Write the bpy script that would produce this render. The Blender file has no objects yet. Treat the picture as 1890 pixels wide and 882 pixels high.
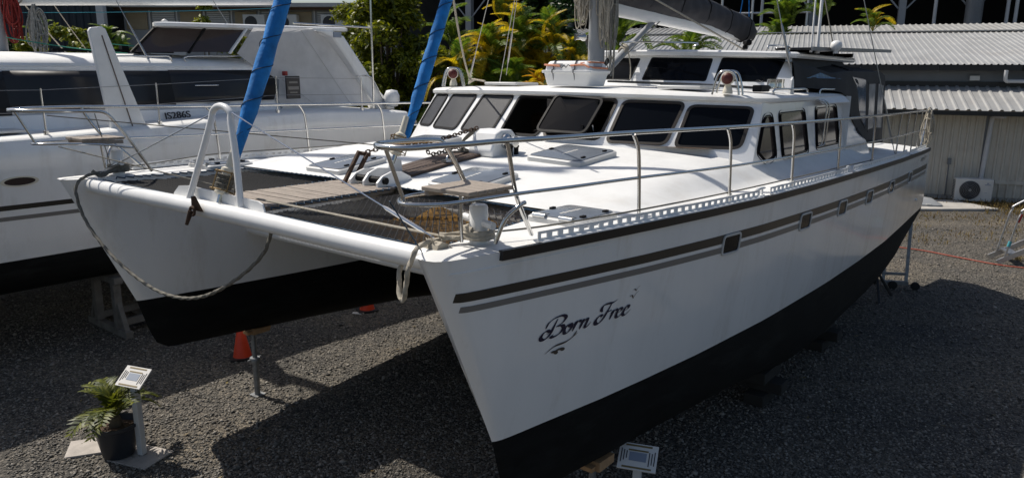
import bpy, bmesh, math, random
import numpy as np
from mathutils import Vector, Matrix
from mathutils.geometry import delaunay_2d_cdt
random.seed(7); rng = np.random.default_rng(7)
sc = bpy.context.scene
COL = sc.collection
rad = math.radians

# ------------------------------------------------------------------ camera
PSI, TAU = 0.6698, 0.0131
AX = Vector((math.sin(PSI), math.cos(PSI), 0)); BX = Vector((-AX.y, AX.x, 0)); P0 = Vector((-.482, 3.690, 0))
cam = bpy.data.cameras.new('camera'); camo = bpy.data.objects.new('camera', cam); COL.objects.link(camo)
cam.sensor_width = 36.0; cam.lens = 36.0 * 1386.3 / 1890.0
cam.clip_start = 0.05; cam.clip_end = 2000
camo.matrix_world = Matrix.Translation((0, 0, 3.6)) @ Matrix.Rotation(rad(90) - 0.2234, 4, 'X') @ Matrix.Rotation(0.0043, 4, 'Z')
sc.camera = camo
# ------------------------------------------------------------------ light
SUN_EL = rad(53)
sund = (BX - .12 * AX).normalized()
wd_ = bpy.data.worlds.new('World'); sc.world = wd_; wd_.use_nodes = True
nt = wd_.node_tree; nt.nodes.clear()
out = nt.nodes.new('ShaderNodeOutputWorld'); bg = nt.nodes.new('ShaderNodeBackground'); sky = nt.nodes.new('ShaderNodeTexSky')
sky.sky_type = 'NISHITA'; sky.sun_disc = False; sky.sun_elevation = SUN_EL; sky.sun_rotation = math.atan2(sund.x, sund.y)
sky.air_density = 1.0; sky.dust_density = 2.0; sky.ozone_density = .8
bg.inputs[1].default_value = 0.09
nt.links.new(sky.outputs[0], bg.inputs[0]); nt.links.new(bg.outputs[0], out.inputs[0])
sl = bpy.data.lights.new('sun', 'SUN'); sl.energy = 4.7; sl.angle = rad(.53); sl.color = (1, .94, .85)
so = bpy.data.objects.new('sun', sl); COL.objects.link(so)
sv = Vector((sund.x * math.cos(SUN_EL), sund.y * math.cos(SUN_EL), math.sin(SUN_EL)))
so.location = sv * 60; so.rotation_euler = sv.to_track_quat('Z', 'Y').to_euler()
sc.view_settings.view_transform = 'Standard'; sc.view_settings.look = 'None'
sc.view_settings.exposure = 0.0; sc.view_settings.gamma = 1.0
sc.render.engine = 'CYCLES'

# ------------------------------------------------------------------ materials
MATS = {}
def mat(name, col, rough=.5, metal=0., var=.0, vscale=6., bump=0., bscale=200., spec=.5, trans=0., coat=0., alpha=1., dirt=None, dscale=1.5, stretch=None):
    m = bpy.data.materials.new(name); m.use_nodes = True
    n = m.node_tree.nodes; l = m.node_tree.links; b = n['Principled BSDF']
    b.inputs['Roughness'].default_value = rough; b.inputs['Metallic'].default_value = metal
    b.inputs['Specular IOR Level'].default_value = spec
    if coat: b.inputs['Coat Weight'].default_value = coat; b.inputs['Coat Roughness'].default_value = .08
    if alpha < 1: b.inputs['Alpha'].default_value = alpha
    c = (*col, 1)
    tc = n.new('ShaderNodeTexCoord')
    src = tc.outputs['Object']
    if stretch:
        mp = n.new('ShaderNodeMapping'); mp.inputs['Scale'].default_value = stretch
        l.new(src, mp.inputs[0]); src = mp.outputs[0]
    if var > 0:
        nz = n.new('ShaderNodeTexNoise'); nz.inputs['Scale'].default_value = vscale; nz.inputs['Detail'].default_value = 6; nz.inputs['Roughness'].default_value = .62
        l.new(src, nz.inputs['Vector'])
        rp = n.new('ShaderNodeValToRGB'); e = rp.color_ramp.elements
        e[0].position = .3; e[1].position = .72
        e[0].color = (*[max(0, x * (1 - var)) for x in col], 1); e[1].color = (*[min(1, x * (1 + var * .6)) for x in col], 1)
        l.new(nz.outputs[0], rp.inputs[0]); cs = rp.outputs[0]
        if dirt:
            nd = n.new('ShaderNodeTexNoise'); nd.inputs['Scale'].default_value = dscale; nd.inputs['Detail'].default_value = 8; nd.inputs['Roughness'].default_value = .7
            l.new(src, nd.inputs['Vector'])
            r2 = n.new('ShaderNodeValToRGB'); r2.color_ramp.elements[0].position = .52; r2.color_ramp.elements[1].position = .8
            r2.color_ramp.elements[0].color = (0, 0, 0, 1); r2.color_ramp.elements[1].color = (.6, .6, .6, 1)
            mx = n.new('ShaderNodeMix'); mx.data_type = 'RGBA'
            l.new(nd.outputs[0], r2.inputs[0]); l.new(r2.outputs[0], mx.inputs[0]); l.new(cs, mx.inputs[6]); mx.inputs[7].default_value = (*dirt, 1)
            cs = mx.outputs[2]
        l.new(cs, b.inputs['Base Color'])
        mr = n.new('ShaderNodeMapRange'); mr.inputs[3].default_value = max(.02, rough - .08); mr.inputs[4].default_value = min(1, rough + .1)
        l.new(nz.outputs[0], mr.inputs[0]); l.new(mr.outputs[0], b.inputs['Roughness'])
    else:
        b.inputs['Base Color'].default_value = c
    if bump > 0:
        nb = n.new('ShaderNodeTexNoise'); nb.inputs['Scale'].default_value = bscale; nb.inputs['Detail'].default_value = 4
        l.new(src, nb.inputs['Vector'])
        bp = n.new('ShaderNodeBump'); bp.inputs['Strength'].default_value = bump; bp.inputs['Distance'].default_value = .01
        l.new(nb.outputs[0], bp.inputs['Height']); l.new(bp.outputs[0], b.inputs['Normal'])
    if trans > 0:   # thin translucent leaf
        t = n.new('ShaderNodeBsdfTranslucent'); ms = n.new('ShaderNodeMixShader'); ms.inputs[0].default_value = trans
        if var > 0: l.new(cs, t.inputs[0])
        else: t.inputs[0].default_value = c
        l.new(b.outputs[0], ms.inputs[1]); l.new(t.outputs[0], ms.inputs[2]); l.new(ms.outputs[0], n['Material Output'].inputs[0])
    MATS[name] = m; return m
def leafmat(name, c1, c2, trans=.35, rough=.45):
    m = bpy.data.materials.new(name); m.use_nodes = True
    n = m.node_tree.nodes; l = m.node_tree.links; b = n['Principled BSDF']; b.inputs['Roughness'].default_value = rough
    g = n.new('ShaderNodeNewGeometry'); rp = n.new('ShaderNodeValToRGB')
    rp.color_ramp.elements[0].color = (*c1, 1); rp.color_ramp.elements[1].color = (*c2, 1)
    l.new(g.outputs['Random Per Island'], rp.inputs[0]); l.new(rp.outputs[0], b.inputs['Base Color'])
    t = n.new('ShaderNodeBsdfTranslucent'); ms = n.new('ShaderNodeMixShader'); ms.inputs[0].default_value = trans
    l.new(rp.outputs[0], t.inputs[0]); l.new(b.outputs[0], ms.inputs[1]); l.new(t.outputs[0], ms.inputs[2]); l.new(ms.outputs[0], n['Material Output'].inputs[0])
    MATS[name] = m; return m

M = MATS
mat('gelcoat', (.83, .83, .825), .16, var=.06, vscale=1.2, dirt=(.50, .46, .40), dscale=1.9, stretch=(1.6, 1.6, .35), coat=.5)
mat('deckpaint', (.75, .75, .735), .55, var=.07, vscale=2.5, bump=.25, bscale=260, dirt=(.55, .52, .47), dscale=2.0)
mat('whitepaint', (.78, .78, .77), .35, var=.06, vscale=5)
mat('antifoul', (.0065, .007, .0066), .85, spec=.2, var=.6, vscale=3.5, bump=.25, bscale=60, dirt=(.028, .029, .027), dscale=2.2, stretch=(.6, 1, 2.2))
mat('rubber', (.008, .008, .010), .35, var=.3, vscale=9)
mat('stripe_dark', (.028, .025, .021), .3)
mat('stripe_grey', (.19, .18, .17), .3)
mat('navy', (.006, .007, .035), .3)
mat('decal_brown', (.07, .055, .045), .35)
mat('steel', (.62, .62, .61), .16, 1., var=.12, vscale=14)
mat('aluminium', (.55, .55, .55), .42, 1., var=.2, vscale=18)
mat('galv', (.28, .29, .30), .5, .8, var=.35, vscale=14)
mat('glass', (.004, .005, .007), .06, spec=.1)
mat('glass_brown', (.055, .04, .036), .06, spec=.6)
mat('mesh_screen', (.042, .045, .052), .42, spec=.2, var=.15, vscale=7, bump=.2, bscale=500)
mat('frame_black', (.010, .010, .011), .55, spec=.12, var=.2)
mat('frame_bronze', (.045, .038, .032), .5, .3, var=.2)
mat('acrylic', (.15, .17, .20), .22, var=.12, vscale=5)
mat('lid_rim', (.55, .55, .54), .45, var=.08)
mat('teak', (.085, .055, .04), .7, var=.45, vscale=10, bump=.4, bscale=60, stretch=(1, 8, 8))
mat('weathered', (.33, .28, .235), .8, var=.3, vscale=9, bump=.5, bscale=40, stretch=(9, 1, 9))
mat('block_shaded', (.025, .023, .02), .9, var=.4)  # timber colour darkened to stand for the shade under the keels
mat('timber', (.15, .14, .125), .85, var=.4, vscale=7, bump=.4, bscale=40)
mat('plywood', (.42, .24, .11), .75, var=.3, vscale=12)
mat('net', (.012, .012, .014), .7)
mat('netlace', (.02, .06, .11), .7, var=.6, vscale=40)
mat('rope', (.42, .38, .31), .85, var=.3, vscale=40, bump=.4, bscale=300)
mat('rope_dark', (.16, .15, .125), .85, var=.4, vscale=40, bump=.4, bscale=300)
mat('rope_grey', (.30, .29, .26), .85, var=.4, vscale=30)
mat('rope_red', (.22, .02, .015), .85, var=.3, vscale=30)
mat('rope_green', (.03, .22, .15), .8)
mat('rope_cyan', (.06, .32, .38), .8)
mat('wire', (.42, .41, .39), .35, .9)
mat('blue_canvas', (.008, .19, .55), .8, var=.4, vscale=7, bump=.9, bscale=18)
mat('blue_cord', (.005, .03, .07), .8)
mat('canvas_dark', (.017, .017, .019), .7, var=.25, vscale=6, bump=.5, bscale=12)
mat('canvas_grey', (.72, .72, .73), .5, var=.12, vscale=4, bump=.5, bscale=6, trans=.5)
mat('vinyl_blue', (.035, .10, .18), .12, var=.7, vscale=3, stretch=(7, 7, .5))
mat('vinyl_clear', (.30, .32, .34), .15, var=.3, vscale=3)
mat('sailcover', (.03, .03, .036), .8, var=.25, vscale=6, bump=.6, bscale=8)
mat('rust', (.075, .042, .025), .8, .3, var=.5, vscale=40)
mat('brass', (.22, .15, .07), .5, .7, var=.4, vscale=20)
mat('redlens', (.09, .010, .007), .5, var=.2)
mat('cream', (.62, .58, .48), .45)
mat('cone_orange', (.62, .045, .008), .5, var=.15)
mat('pot', (.02, .024, .032), .45, var=.2)
mat('soil', (.09, .055, .035), .95, var=.5, vscale=30, bump=.8, bscale=60)
mat('plate', (.40, .36, .32), .6, var=.25, vscale=8, bump=.2, bscale=50)
mat('paper', (.72, .70, .66), .25)
mat('ink', (.02, .018, .02), .4)
mat('ink_gold', (.20, .15, .06), .4)
mat('ink_blue', (.25, .29, .36), .4)
mat('amber', (.60, .30, .02), .6, var=.35, vscale=8)
mat('solar', (.008, .009, .014), .12)
mat('orange_strap', (.62, .24, .13), .7, var=.3, vscale=20)
mat('grey_strap', (.07, .07, .075), .7)
mat('roofmetal', (.42, .42, .41), .42, .25, var=.12, vscale=1.2, dirt=(.36, .33, .30), dscale=.8, stretch=(1, 1, 1))
mat('wallmetal', (.56, .52, .44), .55, .0, var=.12, vscale=1.0, dirt=(.25, .22, .18), dscale=.9)
mat('greymetal', (.17, .18, .19), .5, .2, var=.2, vscale=1.0)
mat('greylight', (.30, .31, .32), .5, var=.15, vscale=1.0)
mat('blacktrim', (.012, .013, .014), .4)
mat('hall_shade', (.010, .010, .011), .9)  # near-black wall colour standing in for the unlit depth of the hall
mat('navywall', (.012, .02, .03), .6, var=.25, vscale=.6)
mat('beige', (.34, .27, .17), .6, var=.1)
mat('pvc', (.55, .55, .55), .4, var=.08)
mat('acwhite', (.60, .59, .56), .45, var=.08, vscale=3)
mat('fan', (.03, .03, .032), .5)
mat('concrete', (.42, .40, .37), .8, var=.25, vscale=3, bump=.3, bscale=30)
mat('hose', (.34, .06, .03), .6)
mat('redpaint', (.30, .012, .01), .45)
mat('blackpaint', (.014, .014, .015), .5, var=.3)
mat('tyre', (.015, .015, .015), .8)
mat('interior', (.10, .06, .035), .6, var=.4, vscale=5)
mat('silverfoil', (.5, .5, .52), .3, .7, var=.5, vscale=9, bump=1., bscale=14)
leafmat('leaf_bush', (.03, .06, .004), (.30, .31, .012), .45)
leafmat('leaf_bush2', (.06, .11, .008), (.34, .34, .02))
leafmat('leaf_dark', (.008, .03, .008), (.04, .09, .015))
leafmat('leaf_palm', (.04, .11, .010), (.20, .26, .018), .45)
leafmat('leaf_gold', (.32, .28, .010), (.80, .56, .012), .58)
leafmat('leaf_amber', (.50, .26, .008), (.75, .42, .012), .58)
leafmat('leaf_cycad', (.035, .06, .005), (.22, .23, .018), .4, .5)
leafmat('leaf_dry', (.10, .055, .018), (.26, .20, .06))
leafmat('leaf_weed', (.10, .10, .02), (.24, .20, .05))
mat('bark', (.12, .09, .06), .9, var=.4, vscale=9, bump=.6, bscale=30)

# ------------------------------------------------------------------ mesh builder
class MB:
    def __init__(s): s.v = []; s.f = []
    def add(s, vs, fs):
        o = len(s.v); s.v += [tuple(p) for p in vs]; s.f += [tuple(i + o for i in f) for f in fs]; return s
    def box(s, c, d, rz=0., R=None):
        vs = []
        cr, sr = math.cos(rz), math.sin(rz)
        for x in (-.5, .5):
            for y in (-.5, .5):
                for z in (-.5, .5):
                    p = Vector((x * d[0], y * d[1], z * d[2]))
                    p = R @ p if R else Vector((p.x * cr - p.y * sr, p.x * sr + p.y * cr, p.z))
                    vs.append((c[0] + p.x, c[1] + p.y, c[2] + p.z))
        return s.add(vs, [(0, 1, 3, 2), (4, 6, 7, 5), (0, 4, 5, 1), (2, 3, 7, 6), (0, 2, 6, 4), (1, 5, 7, 3)])
    def bar(s, a, b, w, h, upv=(0, 0, 1)):
        a = Vector(a); b = Vector(b); d = (b - a); L = d.length; d.normalize(); u = Vector(upv)
        if abs(d.dot(u)) > .98: u = Vector((1, 0, 0))
        x = d.cross(u).normalized(); y = x.cross(d)
        R = Matrix((d, x, y)).transposed()
        return s.box((a + b) / 2, (L, w, h), R=R)
    def tube(s, pts, r, n=8, caps=True, lobes=0, twist=0., close=False):
        P = [Vector(p) for p in pts]; N = len(P)
        rs = r if hasattr(r, '__len__') else [r] * N
        up = None; vs = []; acc = 0.
        for i in range(N):
            if close: t = (P[(i + 1) % N] - P[i - 1])
            else: t = P[min(i + 1, N - 1)] - P[max(i - 1, 0)]
            t.normalize()
            if up is None:
                up = Vector((0, 0, 1)) if abs(t.z) < .9 else Vector((1, 0, 0))
            x = t.cross(up)
            if x.length < 1e-6: x = t.orthogonal()
            x.normalize(); y = x.cross(t).normalized(); up = y
            if i: acc += (P[i] - P[i - 1]).length
            for k in range(n):
                a = 2 * math.pi * k / n
                rr = rs[i] * (1 + (.22 * math.cos(lobes * a - twist * acc) if lobes else 0))
                vs.append(P[i] + x * math.cos(a) * rr + y * math.sin(a) * rr)
        fs = []
        for i in range(N if close else N - 1):
            j = (i + 1) % N
            for k in range(n):
                fs.append((i * n + k, i * n + (k + 1) % n, j * n + (k + 1) % n, j * n + k))
        if caps and not close:
            fs.append(tuple(range(n - 1, -1, -1))); fs.append(tuple((N - 1) * n + k for k in range(n)))
        return s.add(vs, fs)
    def lathe(s, prof, c=(0, 0, 0), n=20, axis=None, cap=True):
        # prof: list of (r,z)
        R = Vector((0, 0, 1)).rotation_difference(Vector(axis)).to_matrix() if axis else Matrix.Identity(3)
        vs = []; fs = []
        for r, z in prof:
            for k in range(n):
                a = 2 * math.pi * k / n
                vs.append(Vector(c) + R @ Vector((r * math.cos(a), r * math.sin(a), z)))
        for i in range(len(prof) - 1):
            for k in range(n): fs.append((i * n + k, i * n + (k + 1) % n, (i + 1) * n + (k + 1) % n, (i + 1) * n + k))
        if cap:
            fs.append(tuple(range(n - 1, -1, -1))); fs.append(tuple((len(prof) - 1) * n + k for k in range(n)))
        return s.add(vs, fs)
    def grid(s, fn, U, V, closeu=False):
        vs = [fn(u, v) for u in U for v in V]; nv = len(V); fs = []
        for i in range(len(U) if closeu else len(U) - 1):
            for j in range(nv - 1):
                k = (i + 1) % len(U)
                fs.append((i * nv + j, k * nv + j, k * nv + j + 1, i * nv + j + 1))
        return s.add(vs, fs)
    def loft(s, rings, cap0=True, cap1=True):
        n = len(rings[0]); vs = [p for r in rings for p in r]; fs = []
        for i in range(len(rings) - 1):
            for k in range(n): fs.append((i * n + k, i * n + (k + 1) % n, (i + 1) * n + (k + 1) % n, (i + 1) * n + k))
        if cap0: fs.append(tuple(range(n - 1, -1, -1)))
        if cap1: fs.append(tuple((len(rings) - 1) * n + k for k in range(n)))
        return s.add(vs, fs)
    def prism(s, poly, off):
        # poly: 3D points, off: extrusion vector
        o = Vector(off); n = len(poly)
        return s.loft([[Vector(p) for p in poly], [Vector(p) + o for p in poly]])
    def build(s, name, m, parent=None, smooth=30, bevel=0., off=None, kind=None, seg=2):
        me = bpy.data.meshes.new(name)
        vs = [(p[0] - off[0], p[1] - off[1], p[2] - off[2]) for p in s.v] if off is not None else s.v
        me.from_pydata(vs, [], s.f); me.validate()
        bm = bmesh.new(); bm.from_mesh(me); bmesh.ops.recalc_face_normals(bm, faces=bm.faces); bm.to_mesh(me); bm.free()
        if smooth:
            me.shade_smooth(); me.set_sharp_from_angle(angle=rad(smooth))
        me.materials.append(M[m] if isinstance(m, str) else m)
        o = bpy.data.objects.new(name, me); COL.objects.link(o)
        if parent: o.parent = parent
        if bevel:
            b = o.modifiers.new('bevel', 'BEVEL'); b.width = bevel; b.segments = seg; b.limit_method = 'ANGLE'; b.angle_limit = rad(40)
        if kind: o['kind'] = kind
        return o

def tag(o, label, cat, group=None):
    o['label'] = label; o['category'] = cat
    if group: o['group'] = group
    return o
def empty(name, loc=(0, 0, 0), rot=(0, 0, 0)):
    o = bpy.data.objects.new(name, None); COL.objects.link(o); o.location = loc; o.rotation_euler = rot; o.empty_display_size = .2
    return o
def copy_tree(o, parent=None):
    c = o.copy(); COL.objects.link(c); c.parent = parent
    for ch in list(o.children): copy_tree(ch, c)
    return c
HEAD = math.atan2(AX.y, AX.x)
BROT = (0, TAU, HEAD)
BM = Matrix.Translation(P0) @ Matrix.Rotation(HEAD, 4, 'Z') @ Matrix.Rotation(TAU, 4, 'Y')
def b2w(s, t, z): return BM @ Vector((s, t, z))
def boat_thing(name, s, t, z):
    return empty(name, b2w(s, t, z), BROT)
def arc(c, r, a0, a1, n, plane='xy'):
    o = []
    for i in range(n + 1):
        a = a0 + (a1 - a0) * i / n; x, y = r * math.cos(a), r * math.sin(a)
        o.append({'xy': (c[0] + x, c[1] + y, c[2]), 'xz': (c[0] + x, c[1], c[2] + y), 'yz': (c[0], c[1] + x, c[2] + y)}[plane])
    return o
def cr(pts, n=6, close=False):
    # Catmull-Rom
    P = [Vector(p) for p in pts]; N = len(P); o = []
    for i in range(N if close else N - 1):
        if close: a, b, c, d = P[i - 1], P[i], P[(i + 1) % N], P[(i + 2) % N]
        else: a, b, c, d = P[max(i - 1, 0)], P[i], P[i + 1], P[min(i + 2, N - 1)]
        for k in range(n):
            t = k / n
            o.append(.5 * ((2 * b) + (c - a) * t + (2 * a - 5 * b + 4 * c - d) * t * t + (3 * b - a - 3 * c + d) * t ** 3))
    if not close: o.append(P[-1])
    return o
def rquad(c, r, n=5):
    # rounded polygon in 2D from corner list
    o = []; N = len(c)
    for i in range(N):
        p = Vector(c[i]); a = (Vector(c[i - 1]) - p); b = (Vector(c[(i + 1) % N]) - p)
        ra = min(r, a.length * .45, b.length * .45); a.normalize(); b.normalize()
        p0 = p + a * ra; p1 = p + b * ra
        for k in range(n + 1):
            t = k / n; o.append((p0 * (1 - t) ** 2 + p * 2 * t * (1 - t) + p1 * t * t))
    return o
def shrink(poly, d):
    # inset 2D polygon
    o = []; N = len(poly)
    area = sum(poly[i].x * poly[(i + 1) % N].y - poly[(i + 1) % N].x * poly[i].y for i in range(N)); sg = 1 if area > 0 else -1
    for i in range(N):
        t = (poly[(i + 1) % N] - poly[i - 1]).normalized(); nrm = Vector((-t.y, t.x)) * sg
        o.append(poly[i] + nrm * d)
    return o
def inpoly(p, poly):
    c = False; N = len(poly); j = N - 1
    for i in range(N):
        a, b = poly[i], poly[j]
        if (a[1] > p[1]) != (b[1] > p[1]) and p[0] < (b[0] - a[0]) * (p[1] - a[1]) / (b[1] - a[1]) + a[0]: c = not c
        j = i
    return c
def wall_with_holes(fn, u0, u1, v0, v1, du, dv, holes):
    """surface fn(u,v) with real openings"""
    co = []; ed = []
    def loop(pl):
        i0 = len(co); co.extend(Vector((p[0], p[1])) for p in pl); n = len(pl)
        ed.extend((i0 + k, i0 + (k + 1) % n) for k in range(n))
    nu = max(1, round((u1 - u0) / du)); nv = max(1, round((v1 - v0) / dv))
    loop([(u0 + (u1 - u0) * i / nu, v0) for i in range(nu)] + [(u1, v0 + (v1 - v0) * i / nv) for i in range(nv)] +
         [(u1 - (u1 - u0) * i / nu, v1) for i in range(nu)] + [(u0, v1 - (v1 - v0) * i / nv) for i in range(nv)])
    for h in holes: loop(h)
    for i in range(1, nu):
        for j in range(1, nv):
            p = (u0 + (u1 - u0) * i / nu, v0 + (v1 - v0) * j / nv)
            if not any(inpoly(p, h) for h in holes): co.append(Vector(p))
    V, E, Fc, *_ = delaunay_2d_cdt(co, ed, [], 0, 1e-6)
    mb = MB(); keep = []
    for f in Fc:
        c = sum((V[i] for i in f), Vector((0, 0))) / len(f)
        if not any(inpoly(c, h) for h in holes): keep.append(tuple(f))
    mb.add([fn(p.x, p.y) for p in V], keep)
    return mb
def surf_n(fn, u, v, e=1e-3):
    a = Vector(fn(u + e, v)) - Vector(fn(u - e, v)); b = Vector(fn(u, v + e)) - Vector(fn(u, v - e))
    return a.cross(b).normalized()
def window(fn, corners, r, parent, sign=1, fw=.028, proud=.014, pane='glass', frame='frame_black', ns='window', recess=.004, inner=None, su=1.):
    """window on surface: frame ring + pane, returns hole polygon. su: metres per unit of u,v assumed roughly (1, su)"""
    # work in metric-ish space: scale v by su
    c = [(p[0], p[1] * su) for p in corners]
    outer = rquad(c, r); hole = shrink(outer, fw * .5); inn = shrink(outer, fw)
    def P(p, h):
        q = (p.x, p.y / su); return Vector(fn(*q)) + surf_n(fn, *q) * h * sign
    if frame:
        mb = MB(); mb.loft([[P(p, -.01) for p in outer], [P(p, proud) for p in outer], [P(p, proud) for p in inn], [P(p, -.02) for p in inn]], False, False)
        fo = mb.build(ns, frame, parent, smooth=40)
    else: fo = parent
    if pane:
        inn2 = shrink(outer, fw * .8)
        cen = sum((p for p in inn2), Vector((0, 0))) / len(inn2)
        mid = [cen + (p - cen) * .5 for p in inn2]
        mb = MB(); n = len(inn2)
        vs = [P(p, recess) for p in inn2] + [P(p, recess) for p in mid] + [P(cen, recess)]
        fs = [(i, (i + 1) % n, n + (i + 1) % n, n + i) for i in range(n)] + [(n + i, n + (i + 1) % n, 2 * n) for i in range(n)]
        mb.add(vs, fs); mb.build('pane', pane, fo if frame else parent, smooth=60)
    return [(p.x, p.y / su) for p in hole], fo
# ------------------------------------------------------------------ ground
HEAD_ = math.atan2(AX.y, AX.x)
def gravel_material():
    m = bpy.data.materials.new('gravel'); m.use_nodes = True; n = m.node_tree.nodes; l = m.node_tree.links; b = n['Principled BSDF']
    tc = n.new('ShaderNodeTexCoord')
    vo = n.new('ShaderNodeTexVoronoi'); vo.inputs['Scale'].default_value = 42; vo.inputs['Randomness'].default_value = 1
    v2 = n.new('ShaderNodeTexVoronoi'); v2.inputs['Scale'].default_value = 95
    nz = n.new('ShaderNodeTexNoise'); nz.inputs['Scale'].default_value = .55; nz.inputs['Detail'].default_value = 8; nz.inputs['Roughness'].default_value = .6
    for t in (vo, v2, nz): l.new(tc.outputs['Object'], t.inputs['Vector'])
    sp = n.new('ShaderNodeSeparateColor'); l.new(vo.outputs['Color'], sp.inputs[0])
    rp = n.new('ShaderNodeValToRGB'); e = rp.color_ramp.elements
    e[0].color = (.036, .035, .033, 1); e[1].color = (.30, .27, .23, 1); e.new(.55).color = (.115, .107, .096, 1); e.new(.93).color = (.21, .192, .166, 1)
    l.new(sp.outputs[0], rp.inputs[0])
    r2 = n.new('ShaderNodeValToRGB'); r2.color_ramp.elements[0].position = .35; r2.color_ramp.elements[1].position = .75
    r2.color_ramp.elements[0].color = (.66, .68, .70, 1); r2.color_ramp.elements[1].color = (1.28, 1.18, 1.02, 1)
    l.new(nz.outputs[0], r2.inputs[0])
    mx = n.new('ShaderNodeMix'); mx.data_type = 'RGBA'; mx.blend_type = 'MULTIPLY'; mx.inputs[0].default_value = 1
    l.new(rp.outputs[0], mx.inputs[6]); l.new(r2.outputs[0], mx.inputs[7]); 
    # wheel ruts and dusty patches
    mp = n.new('ShaderNodeMapping'); mp.inputs['Rotation'].default_value = (0, 0, -HEAD_); mp.inputs['Scale'].default_value = (.09, .9, 1); l.new(tc.outputs['Object'], mp.inputs[0])
    n2 = n.new('ShaderNodeTexNoise'); n2.inputs['Scale'].default_value = 1.0; n2.inputs['Detail'].default_value = 4; l.new(mp.outputs[0], n2.inputs['Vector'])
    r3 = n.new('ShaderNodeValToRGB'); r3.color_ramp.elements[0].position = .38; r3.color_ramp.elements[1].position = .66; r3.color_ramp.elements[0].color = (.74, .74, .75, 1); r3.color_ramp.elements[1].color = (1.18, 1.14, 1.06, 1); l.new(n2.outputs[0], r3.inputs[0])
    m2 = n.new('ShaderNodeMix'); m2.data_type = 'RGBA'; m2.blend_type = 'MULTIPLY'; m2.inputs[0].default_value = 1; l.new(mx.outputs[2], m2.inputs[6]); l.new(r3.outputs[0], m2.inputs[7])
    n3 = n.new('ShaderNodeTexNoise'); n3.inputs['Scale'].default_value = .9; n3.inputs['Detail'].default_value = 9; n3.inputs['Roughness'].default_value = .7; l.new(tc.outputs['Object'], n3.inputs['Vector'])
    r4 = n.new('ShaderNodeValToRGB'); r4.color_ramp.elements[0].position = .58; r4.color_ramp.elements[1].position = .72; r4.color_ramp.elements[0].color = (0, 0, 0, 1); r4.color_ramp.elements[1].color = (.7, .7, .7, 1); l.new(n3.outputs[0], r4.inputs[0])
    m3 = n.new('ShaderNodeMix'); m3.data_type = 'RGBA'; l.new(r4.outputs[0], m3.inputs[0]); l.new(m2.outputs[2], m3.inputs[6]); m3.inputs[7].default_value = (.165, .135, .10, 1)
    l.new(m3.outputs[2], b.inputs['Base Color'])
    b.inputs['Roughness'].default_value = .85
    ad = n.new('ShaderNodeMath'); ad.operation = 'ADD'; l.new(vo.outputs['Distance'], ad.inputs[0])
    mu = n.new('ShaderNodeMath'); mu.operation = 'MULTIPLY'; mu.inputs[1].default_value = .4; l.new(v2.outputs['Distance'], mu.inputs[0]); l.new(mu.outputs[0], ad.inputs[1])
    bp = n.new('ShaderNodeBump'); bp.invert = True; bp.inputs['Strength'].default_value = 1; bp.inputs['Distance'].default_value = .02
    l.new(ad.outputs[0], bp.inputs['Height']); l.new(bp.outputs[0], b.inputs['Normal'])
    MATS['gravel'] = m
gravel_material()
mb = MB()
def gz(x, y): return 0.0
mb.grid(lambda u, v: (u, v, 0), [-400, -60, -20, 0, 20, 60, 400], [-60, -10, 0, 10, 25, 60, 600])
g = mb.build('ground', 'gravel', smooth=0); g['kind'] = 'structure'

def pebble_field():
    """loose stones lying on the ground near the boat: one joined mesh"""
    leafmat('pebble', (.04, .039, .036), (.29, .264, .226), 0.0, .8)
    N = 130000
    y = 5.0 + 12.5 * rng.random(N * 2) ** 1.5; x = (rng.random(N * 2) - .5) * 2 * (y * .74)
    # keep what the picture can see of it: between the hulls, forward and to port
    k = np.ones(N * 2, bool); x = x[k][:N]; y = y[k][:N]; n = len(x)
    base = np.array([(1, 0, 0), (0, 1, 0), (-1, 0, 0), (0, -1, 0), (0, 0, 1), (0, 0, -1)], float)
    fc = np.array([(0, 1, 4), (1, 2, 4), (2, 3, 4), (3, 0, 4), (1, 0, 5), (2, 1, 5), (3, 2, 5), (0, 3, 5)])
    r = .006 + .012 * rng.random(n) ** 2 + .014 * (rng.random(n) > .985)
    sca = np.stack([r * (1 + .5 * rng.random(n)), r * (.7 + .4 * rng.random(n)), r * (.5 + .35 * rng.random(n))], 1)
    v = base[None] * sca[:, None] + (rng.random((n, 6, 3)) - .5) * r[:, None, None] * .7
    a = rng.random(n) * 6.283; tl = (rng.random(n) - .5) * 1.2
    c, s = np.cos(tl), np.sin(tl); vy = v[..., 1] * c[:, None] - v[..., 2] * s[:, None]; vz = v[..., 1] * s[:, None] + v[..., 2] * c[:, None]
    c, s = np.cos(a), np.sin(a); vx = v[..., 0] * c[:, None] - vy * s[:, None]; vy2 = v[..., 0] * s[:, None] + vy * c[:, None]
    V = np.stack([vx + x[:, None], vy2 + y[:, None], vz + (r * .35)[:, None]], -1).reshape(-1, 3)
    Fi = (fc[None] + (np.arange(n) * 6)[:, None, None]).reshape(-1, 3)
    me = bpy.data.meshes.new('pebbles'); me.vertices.add(len(V)); me.vertices.foreach_set('co', V.ravel())
    me.loops.add(Fi.size); me.loops.foreach_set('vertex_index', Fi.ravel()); me.polygons.add(len(Fi))
    me.polygons.foreach_set('loop_start', np.arange(0, Fi.size, 3)); me.polygons.foreach_set('loop_total', np.full(len(Fi), 3))
    me.update(); me.validate(); me.materials.append(M['pebble'])
    o = bpy.data.objects.new('pebbles', me); COL.objects.link(o); o['kind'] = 'stuff'
    o['label'] = 'loose dark grey crushed stones covering the yard'; o['category'] = 'gravel'
pebble_field()

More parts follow.
